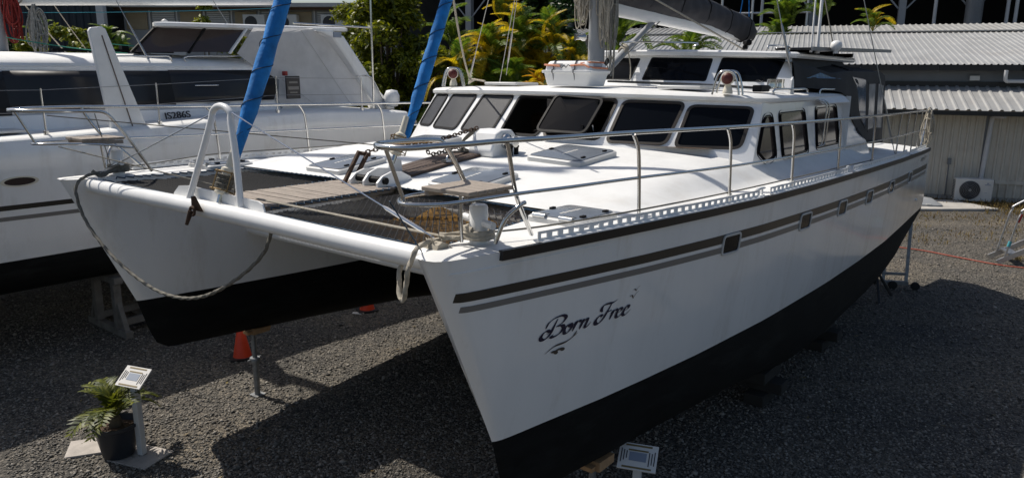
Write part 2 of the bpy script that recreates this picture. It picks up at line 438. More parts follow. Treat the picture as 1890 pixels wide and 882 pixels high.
# ================================================================== MAIN CATAMARAN
T = 4.46
cat = empty('catamaran', P0, BROT)
tag(cat, 'white sailing catamaran with blue furled foresails and Born Free lettering, propped over gravel', 'catamaran')
ipt = np.interp
def wd(s): return float(ipt(s, [0, .02, .06, .12, .25, .45, 1, 1.65, 2.5, 3.4, 4.5, 5.6, 7, 8.5, 10.5, 11.3, 12.2], [.0, .07, .105, .125, .15, .18, .26, .35, .435, .50, .535, .55, .545, .52, .43, .38, .33]))
def ww(s): return float(ipt(s, [.57, .60, .68, .8, 1, 1.49, 2.0, 2.78, 4, 5.3, 5.76, 7, 8.46, 10, 11, 12.07], [.0, .022, .04, .06, .09, .17, .235, .32, .41, .45, .46, .46, .43, .35, .29, .23]))
def zE(s): return float(ipt(s, [0, .5, 1.65, 3.4, 5.6, 8, 11, 12], [2.64, 2.635, 2.63, 2.61, 2.59, 2.56, 2.51, 2.50]))
def zk(s): return float(ipt(s, [.7, 1.1, 1.8, 2.4, 3.9, 4.5, 5.2, 6.5, 7.2, 9, 10.3, 11.5, 12.1], [.87, .84, .79, .755, .64, .56, .45, .42, .47, .52, .66, 1.02, 1.22]))
def stem(z): return float(ipt(z, [.80, .88, .95, 1.1, 1.41, 2.67], [.98, .82, .72, .66, .57, 0.]))
def stern(z): return float(ipt(z, [1.0, 1.41, 2.5], [11.95, 12.05, 11.2]))
WLZ = 1.41
def hw(u, z):
    sd = u * 11.2; a = wd(sd)
    b = ww(.57 + u * 11.48)
    ze = zE(sd)
    if z >= WLZ:
        k = (z - WLZ) / (ze - WLZ); return b + (a - b) * k ** .75
    kz = zk(.7 + u * 11.35); k = min(1, (WLZ - z) / (WLZ - kz))
    return max(.012 if u > .003 else 0, b * (1 - k ** 2.6) ** .5)
def hp(u, z): return (stem(z) + u * (stern(z) - stem(z)), hw(u, z))
def hull_t(s, z):
    u = (s - stem(z)) / (stern(z) - stem(z)); return hw(max(0, u), z)
US = sorted(set([0, .0018, .005, .01, .02, .035, .05] + [i / 48 for i in range(4, 49)]))
def side_grid(mb, tc, sg, zfun, J):
    def fn(u, j):
        z = zfun(u, j); s, w = hp(u, z); return (s, tc + sg * w, z)
    mb.grid(fn, US, J)
def make_hull(tc):
    top = MB()
    f1 = lambda u, j: zE(u * 11.2) + (WLZ - zE(u * 11.2)) * j
    for sg in (-1, 1): side_grid(top, tc, sg, f1, [i / 10 for i in range(11)])
    # transom
    rg = [hp(1, f1(1, i / 10)) + (f1(1, i / 10),) for i in range(11)]
    top.grid(lambda i, k: (rg[i][0], tc + k * rg[i][1], rg[i][2]), list(range(11)), [-1, 0, 1])
    h = top.build('hull', 'gelcoat', cat, smooth=50)
    bot = MB()
    f2 = lambda u, j: WLZ + (zk(.7 + u * 11.35) - WLZ) * j
    J = [0, .15, .35, .55, .72, .86, .95, 1]
    for sg in (-1, 1): side_grid(bot, tc, sg, f2, J)
    rg = [hp(1, f2(1, j)) + (f2(1, j),) for j in J]
    bot.grid(lambda i, k: (rg[i][0], tc + k * rg[i][1], rg[i][2]), list(range(8)), [-1, 0, 1])
    bot.build('antifouling', 'antifoul', h, smooth=50)['label'] = 'matt black antifouling bottom below the waterline'
    # deck cap on the bow
    cap = MB()
    SS = [0, .005, .02, .05, .1, .2, .35, .5, .75, 1, 1.3, 1.66]
    cap.grid(lambda s, k: (s, tc + k * (wd(s) - .004), zE(s) + .006 * (1 - k * k)), SS, [-1, -.6, 0, .6, 1])
    cap.build('bow_deck', 'deckpaint', h, smooth=40)
    return h
hulls = [make_hull(0), make_hull(T)]

# --- bridge deck / main deck
FD = 1.62
def hc(s): return float(ipt(s, [1.6, 2.0, 2.6, 3.3, 4.0, 5.2], [.015, .07, .155, .235, .28, .28]))
def gd(d):
    d = max(0, d)
    return float(ipt(d, [0, .12, .27, .5, .9, 1.6, 2.4], [0, .30, .62, .74, .86, .97, 1.0]))
def deckz(s, t):
    d = min(t + .15, T + .15 - t); back = float(ipt(s, [8, 8.6], [1, .15]))
    return zE(s) + .004 + hc(s) * gd(d) * back
mb = MB()
TS = [-1, -.85, -.7, -.55, -.45, -.35, -.25, -.15]
def tcol(s, k):
    a = -wd(s) + .004
    return a + (T - 2 * a) * k
KS = [0, .01, .02, .035, .05, .065, .08, .095, .11, .13, .16, .2, .25, .3, .35, .4, .45, .5]; KS = KS + [1 - k for k in KS[-2::-1]]
mb.grid(lambda s, k: (s, tcol(s, k), deckz(s, tcol(s, k))), [FD + (11.2 - FD) * i / 60 for i in range(61)], KS)
mb.build('deck', 'deckpaint', cat, smooth=35)
mb = MB()
mb.box((FD + 4.7, T / 2, 2.25), (9.4, T - .5, .62)); mb.build('bridge_deck', 'whitepaint', cat, bevel=.04)

# --- rub rail, stripes
def side_strip(name, m, s0, s1, ztop, zbot, off, parent, sg=-1, tc=0, n=60, thick=True):
    mb = MB(); rings = []
    for i in range(n + 1):
        s = s0 + (s1 - s0) * (i / n) ** 2; zt_, zb = ztop(s), zbot(s)
        tt, tb = hull_t(s, zt_), hull_t(s, zb)
        rings.append([(s, tc + sg * (tt - .01), zt_), (s, tc + sg * (tt + off), zt_), (s, tc + sg * (tb + off), zb), (s, tc + sg * (tb - .01), zb)])
    mb.loft(rings); return mb.build(name, m, parent, smooth=40)
for h, tc, sg in ((hulls[0], 0, -1), (hulls[1], T, 1)):
    side_strip('rub_rail', 'rubber', .42, 11.17, lambda s: zE(s) + .012, lambda s: zE(s) - .045, .022, h, sg, tc)
    z1 = lambda s: float(ipt(s, [0, 3, 6, 11.4], [2.448, 2.388, 2.335, 2.25])); z1b = lambda s: z1(s) - float(ipt(s, [0, 3, 11], [.052, .072, .085]))
    z2 = lambda s: z1b(s) - .028; z2b = lambda s: z2(s) - float(ipt(s, [0, 3, 11], [.034, .05, .055]))
    side_strip('dark_stripe', 'stripe_dark', .155, 11.25, z1, z1b, .0025, h, sg, tc)
    side_strip('grey_stripe', 'stripe_grey', .195, 11.25, z2, z2b, .0025, h, sg, tc)
    side_strip('gunwale_moulding', 'gelcoat', .10, 1.3, lambda s: zE(s) - .075, lambda s: zE(s) - .09, .004, h, sg, tc, n=14)

# portlights on the port side
hs = lambda s, z: (s, -hull_t(s, z), z)
for s0, z0, L in ((2.97, 2.30, .30), (4.57, 2.262, .30), (5.75, 2.24, .30), (6.9, 2.22, .30), (8.12, 2.212, .30), (9.5, 2.20, .30)):
    c = [(s0 - L / 2, z0 + .088), (s0 + L / 2, z0 + .082), (s0 + L / 2, z0 - .09), (s0 - L / 2, z0 - .082)]
    window(hs, c, .05, cat, sign=1, fw=.018, proud=.012, recess=.004, frame='lid_rim', pane='glass', ns='portlight')
# small through-hull and stern fitting
mb = MB(); mb.lathe([(.02, 0), (.022, .012), (.012, .02)], (10.8, -hull_t(10.8, 1.7), 1.7), 12, (0, -1, 0)); mb.build('exhaust_outlet', 'whitepaint', cat)

# --- lettering on the bow: pen strokes laid on the hull skin
def pen(strokes, org, sx, sz, slope, m, name, wmin=.045, wmax=.15, shear=.17, nib=math.radians(38), off=.0035, taper=True, lab=None):
    mb = MB()
    for st, wmul in strokes:
        P = cr([(x, y, 0) for x, y in st], 7)
        L = []; R_ = []; n = len(P)
        for i, p in enumerate(P):
            t = (P[min(i + 1, n - 1)] - P[max(i - 1, 0)]).normalized()
            w = (wmin + (wmax - wmin) * abs(math.sin(math.atan2(t.y, t.x) - nib)) ** 1.3) * wmul
            if taper:
                e = min(i, n - 1 - i) / (n * .18); w *= min(1, .25 + e * .75)
            nx = Vector((-t.y, t.x, 0)); L.append(p + nx * w / 2); R_.append(p - nx * w / 2)
        def to3(p):
            x = p.x + shear * p.y; s = org[0] + x * sx; z = org[1] + p.y * sz + slope * x * sx
            tt = hull_t(s, z); return (s, -(tt + off), z)
        a = len(mb.v); vs = [to3(p) for p in L] + [to3(p) for p in R_]
        mb.add(vs, [(i, i + 1, n + i + 1, n + i) for i in range(n - 1)])
        off += .0003
    o = mb.build(name, m, cat, smooth=0)
    if lab: o['label'] = lab
    return o
born = [([(.30, 1.0), (.24, .62), (.17, .22), (.04, .02), (-.12, .02), (-.20, .18), (-.14, .38), (.0, .46), (.1, .36), (.02, .26)], 1.15),
        ([(-.10, .60), (-.06, .88), (.16, 1.08), (.48, 1.12), (.66, .96), (.58, .70), (.34, .56)], 1.0),
        ([(.34, .56), (.60, .54), (.70, .36), (.60, .10), (.38, .0), (.26, .06), (.34, .16)], 1.15),
        ([(.98, .48), (.86, .46), (.78, .24), (.84, .02), (.98, .02), (1.08, .24), (1.02, .46), (.94, .44), (1.0, .34), (1.16, .40)], 1.0),
        ([(1.16, .34), (1.24, .52), (1.23, .40), (1.19, .0)], 1.0), ([(1.20, .22), (1.28, .44), (1.38, .52), (1.44, .42)], 1.0),
        ([(1.46, .36), (1.56, .52), (1.54, .36), (1.50, .0)], 1.0), ([(1.52, .2), (1.64, .46), (1.76, .48), (1.76, .28), (1.74, .06), (1.84, .02), (1.98, .24)], 1.0)]
free = [([(2.44, .62), (2.34, .78), (2.40, 1.0), (2.62, 1.04), (2.84, 1.02), (3.06, 1.14)], 1.15),
        ([(2.80, 1.0), (2.70, .60), (2.58, .18), (2.42, -.02), (2.26, .02), (2.22, .22), (2.34, .42), (2.48, .40), (2.42, .28)], 1.2),
        ([(2.60, .50), (2.78, .54), (2.92, .58)], .9),
        ([(2.92, .34), (3.02, .52), (3.0, .38), (2.95, .0)], 1.0), ([(2.97, .2), (3.05, .44), (3.16, .52), (3.22, .42)], 1.0),
        ([(3.24, .24), (3.44, .36), (3.44, .50), (3.32, .50), (3.24, .28), (3.28, .04), (3.42, .02), (3.58, .24)], 1.0),
        ([(3.58, .24), (3.80, .36), (3.80, .52), (3.68, .52), (3.59, .28), (3.63, .04), (3.78, .02), (3.98, .26)], 1.0)]
pen(born, (.86, 2.018), .205, .115, -.012, 'navy', 'lettering', lab='navy script word Born')
pen(free, (.86, 2.018), .205, .115, -.012, 'navy', 'lettering', lab='navy script word Free')
sw = [([(0, 0), (.3, .22), (.7, .26), (1.05, .5)], 1.6), ([(.55, .22), (.85, .34), (1.0, .62)], 1.1), ([(.2, -.02), (.34, -.06), (.40, -.2)], 1.5), ([(.36, .0), (.54, -.02), (.62, -.14)], 1.5)]
pen(sw, (.88, 1.915), .27, .14, .03, 'decal_brown', 'flourish', .02, .09, 0)
bd = [([(0, .3), (.3, .34), (.45, 0)], 1.0), ([(.45, 0), (.7, .4), (1.0, .55)], .8), ([(.35, .85), (.55, .85), (.65, .65)], .8), ([(.65, .65), (.8, .9), (1.05, 1.05)], .7)]
pen(bd, (1.65, 2.11), .10, .075, .05, 'decal_brown', 'bird_decal', .03, .12, 0)
st = [([(0, 0), (.1, .9), (.3, .1)], 1), ([(.4, .9), (.35, 0)], 1), ([(.6, .9), (.55, -.2)], 1), ([(1.0, .9), (1.2, .6), (1.0, .4), (1.3, .1)], 1.2), ([(1.4, .9), (1.5, .2)], 1)]
pen(st, (10.35, 2.35), .35, .07, 0, 'stripe_grey', 'stern_script', .05, .14, .2)

# --- toe rails (perforated), cleats, rails -- both sides
def toe_rail(tc, sg, s0, s1, parent):
    mb = MB(); pitch = .092; n = int((s1 - s0) / pitch)
    H = .062
    def P(s, z, k): return (s, tc + sg * (wd(s) - .035 + k * .006), zE(s) + .008 + z)
    for i in range(n):
        a = s0 + i * pitch; b = a + pitch; q0 = a + .022; q1 = b - .022; zl, zh = .022, .046
        for (x0, x1, y0, y1) in ((a, b, 0, zl), (a, b, zh, H), (a, q0, zl, zh), (q1, b, zl, zh)):
            vs = [P(x, y, k) for k in (0, 1) for x, y in ((x0, y0), (x1, y0), (x1, y1), (x0, y1))]
            mb.add(vs, [(0, 1, 2, 3), (7, 6, 5, 4), (0, 4, 5, 1), (1, 5, 6, 2), (2, 6, 7, 3), (3, 7, 4, 0)])
    mb.loft([[P(s, .0, 1), P(s, .0, 8), P(s, .008, 8), P(s, .008, 1)] for s in [s0 + (s1 - s0) * i / 20 for i in range(21)]])
    mb.build('toe_rail', 'whitepaint', parent, smooth=0)
def cleat(tc, sg, s):
    mb = MB(); y = tc + sg * (wd(s) - .07); z = zE(s) + .005
    mb.tube([(s - .1, y, z + .055), (s - .04, y, z + .06), (s + .04, y, z + .06), (s + .1, y, z + .055)], [.008, .013, .013, .008], 8)
    for d in (-.035, .035): mb.tube([(s + d, y, z - .005), (s + d, y, z + .06)], .011, 8)
    mb.box((s, y, z), (.12, .04, .012)); mb.build('cleat', 'whitepaint', cat)
def mir(p, k): return (p[0], p[1] if k == 0 else T - p[1], p[2])
def rails(k):
    mm = lambda pts: [mir(p, k) for p in pts]
    edge = lambda s, ins=.06: -(wd(s) - ins)
    top = cr(mm([(.73, .2, 2.665), (.55, .2, 2.97), (.44, .2, 3.13), (.37, .2, 3.205), (.28, .195, 3.225), (.05, .18, 3.232), (-.14, .13, 3.235), (-.25, .04, 3.238), (-.285, -.06, 3.24), (-.24, -.17, 3.24), (-.1, -.225, 3.245), (.06, -.25, 3.245), (.33, -.262, 3.245), (.9, -.275, 3.235), (1.55, edge(1.6) + .01, 3.225), (2.8, edge(2.8), 3.21), (4.1, edge(4.1), 3.195), (5.5, edge(5.5), 3.18), (6.9, edge(6.9), 3.165), (8.4, edge(8.4), 3.15), (9.8, edge(9.8), 3.13), (10.7, edge(10.7), 3.115), (11.05, edge(11.0) + .02, 3.09), (11.18, edge(11.1) + .06, 3.0), (11.2, edge(11.1) + .08, 2.8), (11.2, edge(11.1) + .08, 2.50)]), 5)
    mb = MB(); mb.tube(top, .0145, 10); mb.build('rail', 'steel', cat, smooth=60)
    mid = cr(mm([(.60, .2, 2.885), (.35, .195, 2.93), (.1, .16, 2.95), (-.07, .08, 2.955), (-.15, -.03, 2.955), (-.09, -.14, 2.955), (.05, -.195, 2.955), (.5, -.215, 2.95), (1.0, -.25, 2.94), (1.62, edge(1.62), 2.93), (2.85, edge(2.85), 2.91), (4.15, edge(4.15), 2.895), (5.5, edge(5.5), 2.88), (6.9, edge(6.9), 2.865), (8.4, edge(8.4), 2.85), (10.9, edge(10.9), 2.82)]), 5)
    mb = MB(); mb.tube(mid, .0105, 8); mb.build('mid_rail', 'steel', cat, smooth=60)
    posts = [[(.80, -.1, 2.665), (.62, -.15, 2.86), (.5, -.205, 2.98), (.4, -.25, 3.15), (.36, -.26, 3.245)], [(-.26, -.03, 3.24), (-.13, -.02, 2.955)],
             [(.47, -.1, 2.665), (.5, -.14, 2.80), (.56, -.19, 2.875), (.6, -.2, 2.89)], [(.36, .06, 2.95), (.38, .07, 2.665)]]
    for s in (1.72, 2.95, 4.22, 5.58, 7.0): posts.append([(s, edge(s), zE(s)), (s - .02, edge(s), zE(s) + .25), (s - .05, edge(s), zE(s) + .48), (s - .12, edge(s), 3.215 - .011 * s + .017)])
    for s in (8.5, 9.15, 9.75, 10.3): posts.append([(s, edge(s, .09), zE(s)), (s, edge(s), 3.24 - .0105 * s)])
    posts.append([(10.75, edge(10.75, .09), 2.52), (11.0, edge(11), 3.09)])
    for p in posts:
        mb = MB(); mb.tube(cr(mm(p), 4) if len(p) > 2 else mm(p), .0125 if len(p) > 2 else .010, 8); mb.build('stanchion', 'steel', cat, smooth=60)
    # base sockets
    for s in (2.95, 4.22, 5.58, 7.0):
        p = mir((s, edge(s), zE(s)), k); mb = MB(); mb.lathe([(.03, 0), (.03, .012), (.018, .02), (.018, .07), (.022, .08)], p, 10); mb.build('stanchion_base', 'steel', cat)
    # seat of short planks on the lower loop
    for i in range(5):
        a = .20 + i * .074
        p = mm([(a, .165 - max(0, .05 - a) * .6, 2.978), (a, -.175 - .0, 2.978)])
        mb = MB(); mb.bar(p[0], p[1], .068, .022); o = mb.build('seat_plank', 'weathered', cat, bevel=.004)
    mb = MB(); p = mm([(.18, .14, 2.955), (.52, .14, 2.945)]); mb.bar(p[0], p[1], .03, .03); p = mm([(.18, -.14, 2.955), (.52, -.14, 2.945)]); mb.bar(p[0], p[1], .03, .03)
    mb.build('seat_bearer', 'weathered', cat)
    # bollard
    c = mir((.50, .05, zE(.5) + .003), k); mb = MB(); mb.lathe([(.052, 0), (.052, .215), (.044, .225), (.0, .225)], c, 20, cap=False)
    mb.tube([(c[0] - .02, c[1] - .125, c[2] + .12), (c[0], c[1], c[2] + .13), (c[0] + .02, c[1] + .125, c[2] + .14)], .022, 12)
    mb.build('bollard', 'whitepaint', cat, smooth=45)
    sg, tc = (-1, 0) if k == 0 else (1, T)
    for a, b in ((.74, 3.42), (3.66, 5.9), (6.1, 9.1), (9.3, 11.0)): toe_rail(tc, sg, a, b, cat)
    cleat(tc, sg, 3.54); cleat(tc, sg, 6.0); cleat(tc, sg, 9.2)
    # jackline lying on deck
    pts = [mir(p, k) for p in [(.55, .02, 2.70), (.95, -.12, 2.70), (1.72, edge(1.72) - .02, 2.72), (2.95, edge(2.95) + .02, 2.70), (4.22, edge(4.22) + .02, 2.69), (5.58, edge(5.58) + .02, 2.67), (7, edge(7) + .02, 2.64)]]
    mb = MB(); mb.tube(cr(pts, 6), .006, 6); mb.build('jackline', 'rope_dark', cat)
rails(0); rails(1)

# --- hatches
def hatch(s, t, ds, dt, z=None, hinge=True, name='hatch', slope=0, lab=True):
    z = deckz(s, t) if z is None else z
    nx = (deckz(s + .1, t) - deckz(s - .1, t)) / .2 if s > 1.9 else 0; ny = (deckz(s, t + .1) - deckz(s, t - .1)) / .2 if s > 1.9 else 0
    N = Vector((-nx, -ny, 1)).normalized(); R = Vector((0, 0, 1)).rotation_difference(N).to_matrix()
    c = Vector((s, t, z))
    def ring(a, b, h, r=.05): return [c + R @ Vector((p.x, p.y, h)) for p in rquad([(-a, -b), (a, -b), (a, b), (-a, b)], r)]
    a, b = ds / 2, dt / 2
    mb = MB(); mb.loft([ring(a, b, -.03), ring(a, b, .035), ring(a - .012, b - .012, .045), ring(a - .03, b - .03, .047)]); h = mb.build(name, 'lid_rim', cat, smooth=40)
    mb = MB(); mb.loft([ring(a - .022, b - .022, .040), ring(a - .022, b - .022, .052), ring(a - .03, b - .03, .056)]); mb.build('lid', 'acrylic', h, smooth=40)
    for q in ((-.55, -.8), (.55, -.8), (.0, .8)):
        mb = MB(); mb.box(c + R @ Vector((q[0] * a, q[1] * b, .062)), (.05, .025, .014), R=R); mb.build('latch', 'frame_black', h, bevel=.003)
    if lab:
        mb = MB()
        for i in range(7): mb.box(c + R @ Vector((-.11 + i * .036, .02, .0572)), (.026, .02 + .01 * (i % 2), .001), R=R)
        mb.build('printed_mark', 'paper', h)
    if hinge:
        for q in (-.5, .5):
            mb = MB(); p0 = c + R @ Vector((-a + .01, q * b - .05, .05)); p1 = c + R @ Vector((-a + .01, q * b + .05, .05)); mb.tube([p0, p1], .016, 10)
            mb.box((p0 + p1) / 2 + Vector((.03, 0, .005)), (.05, .09, .012)); mb.build('hinge', 'steel', h)
for k in (0, 1):
    y = lambda t: t if k == 0 else T - t
    hatch(1.50, y(.08), .50, .42, zE(1.5), True)
    hatch(2.02, y(1.42), .60, .52, hinge=False)
    hatch(3.22, y(1.25), .66, .60, hinge=False)

# --- front cross beam, striker hoop
mb = MB(); bx = cr([(.23, .02, 2.575), (.2, .8, 2.585), (.19, 2.23, 2.60), (.2, 3.66, 2.585), (.23, T - .02, 2.575)], 8)
mb.tube(bx, .062, 20); beam = mb.build('cross_beam', 'whitepaint', cat, smooth=60)
mb = MB()
fp = [(.235, t, z) for t, z in ((1.72, 2.63), (1.75, 2.70), (1.80, 2.715), (2.70, 2.735), (2.84, 2.72), (2.92, 2.66), (2.93, 2.63))]
mb.prism(fp, (.012, 0, 0)); mb.build('beam_flange', 'whitepaint', beam)
mb = MB(); hp_ = [(.19, 2.62, 2.64), (.25, 2.50, 2.95)] + arc((.305, 2.27, 3.22), .11, math.pi * .93, math.pi * .05, 10, 'yz') + [(.27, 2.06, 2.95), (.22, 1.99, 2.64)]
hp_ = [(p[0], 4.54 - p[1] if 2 <= i <= 12 else p[1], p[2]) for i, p in enumerate(hp_)]
hp_ = [(.19, 2.62, 2.64), (.25, 2.50, 2.98), (.29, 2.415, 3.22)] + [(.30, 2.285 + .125 * math.cos(a), 3.25 + .085 * math.sin(a)) for a in [math.pi * i / 10 for i in range(1, 10)]] + [(.29, 2.155, 3.22), (.26, 2.07, 2.98), (.22, 1.985, 2.64)]
mb.tube(cr(hp_, 3), .024, 12); mb.build('striker_hoop', 'whitepaint', cat, smooth=60)
mb = MB(); mb.prism([(.12, 2.44, 2.60), (.10, 2.40, 2.70), (.10, 2.36, 2.71), (.12, 2.30, 2.60)], (-.012, 0, 0)); mb.tube(arc((.08, 2.38, 2.60), .03, 0, 6.28, 14, 'yz'), .010, 8)
mb.tube([(.08, 2.4, 2.60), (.05, 2.42, 2.5)], [.02, .012], 8); mb.build('bow_shackle', 'rust', beam)
def wire(name, a, b, r=.006, m='wire', sag=0., parent=cat, n=10, fit=None):
    a = Vector(a); b = Vector(b); mb = MB()
    mb.tube([a.lerp(b, i / n) + Vector((0, 0, -sag * 4 * (i / n) * (1 - i / n))) for i in range(n + 1)], r, 6)
    if fit:
        p0, p1 = a.lerp(b, fit[0]), a.lerp(b, fit[1]); mb.tube([p0, p0.lerp(p1, .1), p0.lerp(p1, .9), p1], [.006, fit[2], fit[2], .006], 8)
    return mb.build(name, m, parent)
wire('striker_stay', (.3, 2.17, 3.30), (.28, .16, 2.68), .0045, 'steel', fit=(.78, .95, .012))
wire('striker_stay', (.3, 2.40, 3.28), (.28, T - .16, 2.68), .0045, 'steel', fit=(.8, .95, .012))
wire('lifeline', (-.1, T - .2, 3.20), (1.9, 2.3, 2.95), .005, 'rope_dark')
wire('lifeline', (0, T - .1, 2.93), (.4, 2.35, 2.72), .005, 'rope_dark')
wire('control_line', (.42, 2.1, 2.68), (.3, .12, 2.70), .008, 'rope')
wire('control_line', (.4, T - .15, 2.70), (.32, T - .1, 3.2), .004, 'rope_dark')
wire('control_line', (.2, .2, 2.62), (-.12, .1, 2.95), .004, 'netlace')

# --- trampolines and slatted walkway
def tramp(t0, t1):
    mb = MB(); s0, s1 = .36, FD - .02; pit = .06
    def zz(s, t): 
        a = (s - s0) / (s1 - s0); b = (t - t0) / (t1 - t0); return 2.60 - .22 * max(0, a * (1 - a)) * max(0, b * (1 - b)) * 1.6
    def clamp_t(s, t): return t
    # diagonal cords
    for sg in (1, -1):
        k = -3.0
        while k < 4.5:
            pts = []
            N = 26
            for i in range(N + 1):
                s = s0 + (s1 - s0) * i / N; t = t0 + k + sg * (s - s0) * .62 * 1.5
                lo = t0 + (hull_t(s, 2.6) if t0 < .1 else 0); hi = t1 - (hull_t(s, 2.6) if t1 > T - .1 else 0)
                if lo <= t <= hi: pts.append((s, t, zz(s, t)))
            if len(pts) > 1: mb.tube(pts, .0037, 4, caps=False)
            k += pit
    n = mb.build('trampoline', 'net', cat, smooth=0, kind='stuff')
    mb = MB()
    # lacing along the edges
    def lace(pts):
        o = []
        for i in range(len(pts) - 1):
            a, b = Vector(pts[i]), Vector(pts[i + 1]); L = (b - a).length; m_ = max(2, int(L / .035))
            for j in range(m_):
                o.append(a.lerp(b, j / m_) + Vector((.012 * (-1) ** j, .012 * (-1) ** (j + 1), .004 + .012 * (j % 2))))
        return o
    inn = lambda s: hull_t(s, 2.6) + .01
    if t0 < .1: pl = [(s, inn(s), 2.62) for s in (.4, .8, 1.2, FD - .03)] + [(FD - .03, 1.2, 2.64), (FD - .03, t1, 2.65)]
    else: pl = [(s, T - inn(s), 2.62) for s in (.4, .8, 1.2, FD - .03)] + [(FD - .03, T - 1.2, 2.64), (FD - .03, t0, 2.65)]
    mb.tube(lace(pl), .007, 5); mb.tube(lace([(.3, t0 + .3, 2.61), (.28, t1 - .2, 2.62)]), .006, 5)
    tt = t1 if t0 < .1 else t0
    mb.tube(lace([(.4, tt, 2.62), (FD - .03, tt, 2.64)]), .006, 5)
    mb.build('lacing', 'netlace', n)
tramp(0.0, 1.92); tramp(2.66, T)
for i in range(24):
    s = .36 + i * .0545
    mb = MB(); w = .0455; mb.box((s, 2.29 + random.uniform(-.006, .006), 2.642 + random.uniform(-.002, .002)), (w, .70, .018)); mb.build('walkway_plank', 'weathered', cat, bevel=.003)
mb = MB()
for y in (1.99, 2.29, 2.59): mb.box((.98, y, 2.618), (1.3, .04, .028))
mb.build('walkway_bearer', 'weathered', cat)
# amber sail bag stowed beneath the port net
mb = MB()
mb.grid(lambda u, v: (.58 + .95 * u, .32 + 1.0 * v + .05 * math.sin(9 * u), 2.475 + .022 * math.sin(11 * u + 3 * v) + .02 * math.sin(14 * v) + .03 * u), [i / 16 for i in range(17)], [i / 18 for i in range(19)])
sb = boat_thing('sail_bag', .62, .36, 2.34)
o = mb.build('bag_cloth', 'amber', sb, off=(.62, .36, 2.34)); md = o.modifiers.new('thick', 'SOLIDIFY'); md.thickness = .03
tag(sb, 'amber cloth stowed beneath the trampoline net inboard of the lettered hull', 'sail cloth')

# --- anchor plank, rollers, windlass, chain
for i in range(5):
    t = 2.10 + i * .078
    mb = MB(); N = 8
    mb.loft([[(s, t - .035, deckz(s, t) + .004), (s, t + .035, deckz(s, t) + .004), (s, t + .035, deckz(s, t) + .028), (s, t - .035, deckz(s, t) + .028)] for s in [1.70 + 1.2 * j / N for j in range(N + 1)]])
    mb.build('anchor_plank', 'teak', cat, smooth=0)
for t, m_ in ((2.02, 1.), (2.19, 1.15), (2.36, 1.)):
    mb = MB(); z = 2.64
    pf = [(1.50, t, z), (1.50, t, z + .05), (1.56, t, z + .10 * m_), (1.66, t, z + .13 * m_), (1.78, t, z + .12 * m_), (1.88, t, z + .07), (1.9, t, z + .03)]
    mb.prism(pf, (0, .02, 0)); mb.build('bow_roller_cheek', 'whitepaint', cat)
mb = MB(); mb.tube([(1.58, 2.0, 2.70), (1.58, 2.40, 2.70)], .03, 12); mb.build('bow_roller', 'frame_black', cat)
# anchor shank bars
mb = MB(); mb.bar((1.46, 2.44, 2.60), (1.72, 2.50, 2.90), .022, .035); mb.bar((1.52, 2.40, 2.60), (1.78, 2.46, 2.88), .022, .035); mb.tube([(1.72, 2.52, 2.89), (1.80, 2.44, 2.87)], .018, 8)
anch = mb.build('anchor_shank', 'rust', cat)
def chain(pts, parent, r=.006, L=.05, name='chain'):
    P = cr(pts, 12); mb = MB(); d = 0; k = 0; step = L * .72
    acc = [0]
    for i in range(1, len(P)): acc.append(acc[-1] + (P[i] - P[i - 1]).length)
    x = 0
    while x < acc[-1]:
        i = max(j for j in range(len(P)) if acc[j] <= x + 1e-9); i = min(i, len(P) - 2)
        f = (x - acc[i]) / max(1e-6, acc[i + 1] - acc[i]); c = P[i].lerp(P[i + 1], f); t = (P[i + 1] - P[i]).normalized()
        u = t.cross(Vector((0, 0, 1))).normalized(); v = u.cross(t)
        if k % 2: u, v = v, u
        mb.tube([c + t * (L / 2) * math.cos(a) + u * (L * .32) * math.sin(a) for a in [2 * math.pi * q / 8 for q in range(8)]], r, 5, close=True)
        x += step; k += 1
    return mb.build(name, 'rust', parent)
chain([(1.76, 2.48, 2.89), (1.95, 2.40, 2.93), (2.2, 2.33, 2.95), (2.45, 2.28, 2.97), (2.8, 2.24, 3.03), (3.0, 2.22, 3.07)], cat, name='anchor_chain')
chain([(2.35, 2.3, 2.97), (2.38, 2.30, 2.86), (2.46, 2.29, 2.845), (2.7, 2.27, 2.885), (2.85, 2.28, 2.93)], cat, name='anchor_chain')
wz = deckz(3.05, 2.1)
mb = MB()
prof = [(2.86, wz), (2.84, wz + .06), (2.92, wz + .22), (3.0, wz + .255), (3.16, wz + .255), (3.22, wz + .2), (3.24, wz)]
mb.prism([(s, 1.92, z - .02) for s, z in prof], (0, .3, 0)); wl = mb.build('windlass', 'whitepaint', cat, bevel=.02, seg=3)
mb = MB(); mb.lathe([(.075, 0), (.07, .03), (.045, .045), (.04, .08), (.055, .11), (.055, .13), (.0, .13)], (3.05, 1.92, wz + .13), 16, (0, -1, 0)); mb.build('gypsy', 'steel', wl)
mb = MB()
for q in (0, .09): mb.lathe([(.024, 0), (.024, .07), (.03, .075), (.03, .09)], (3.02 + q, 1.83, wz), 10)
mb.build('foot_switch', 'frame_black', cat)
mb = MB()
for q in range(5):
    a = q * .5; mb.tube(cr([(2.95 + .02 * q, 2.24, wz + .23), (2.86, 2.3 + .02 * q, wz + .12 - .02 * q), (2.84 + .03 * q, 2.26, wz + .02), (2.7 - .05 * q, 2.22, wz + .03)], 5), .008, 6)
mb.build('lashing', 'rope_dark', wl)
mb = MB(); mb.box((2.45, 2.10, deckz(2.45, 2.1) + .04), (.14, .06, .02)); mb.tube(arc((2.45, 2.10, deckz(2.45, 2.1) + .05), .035, 0, math.pi, 8, 'xz'), .009, 6); mb.build('pad_eye', 'steel', cat)

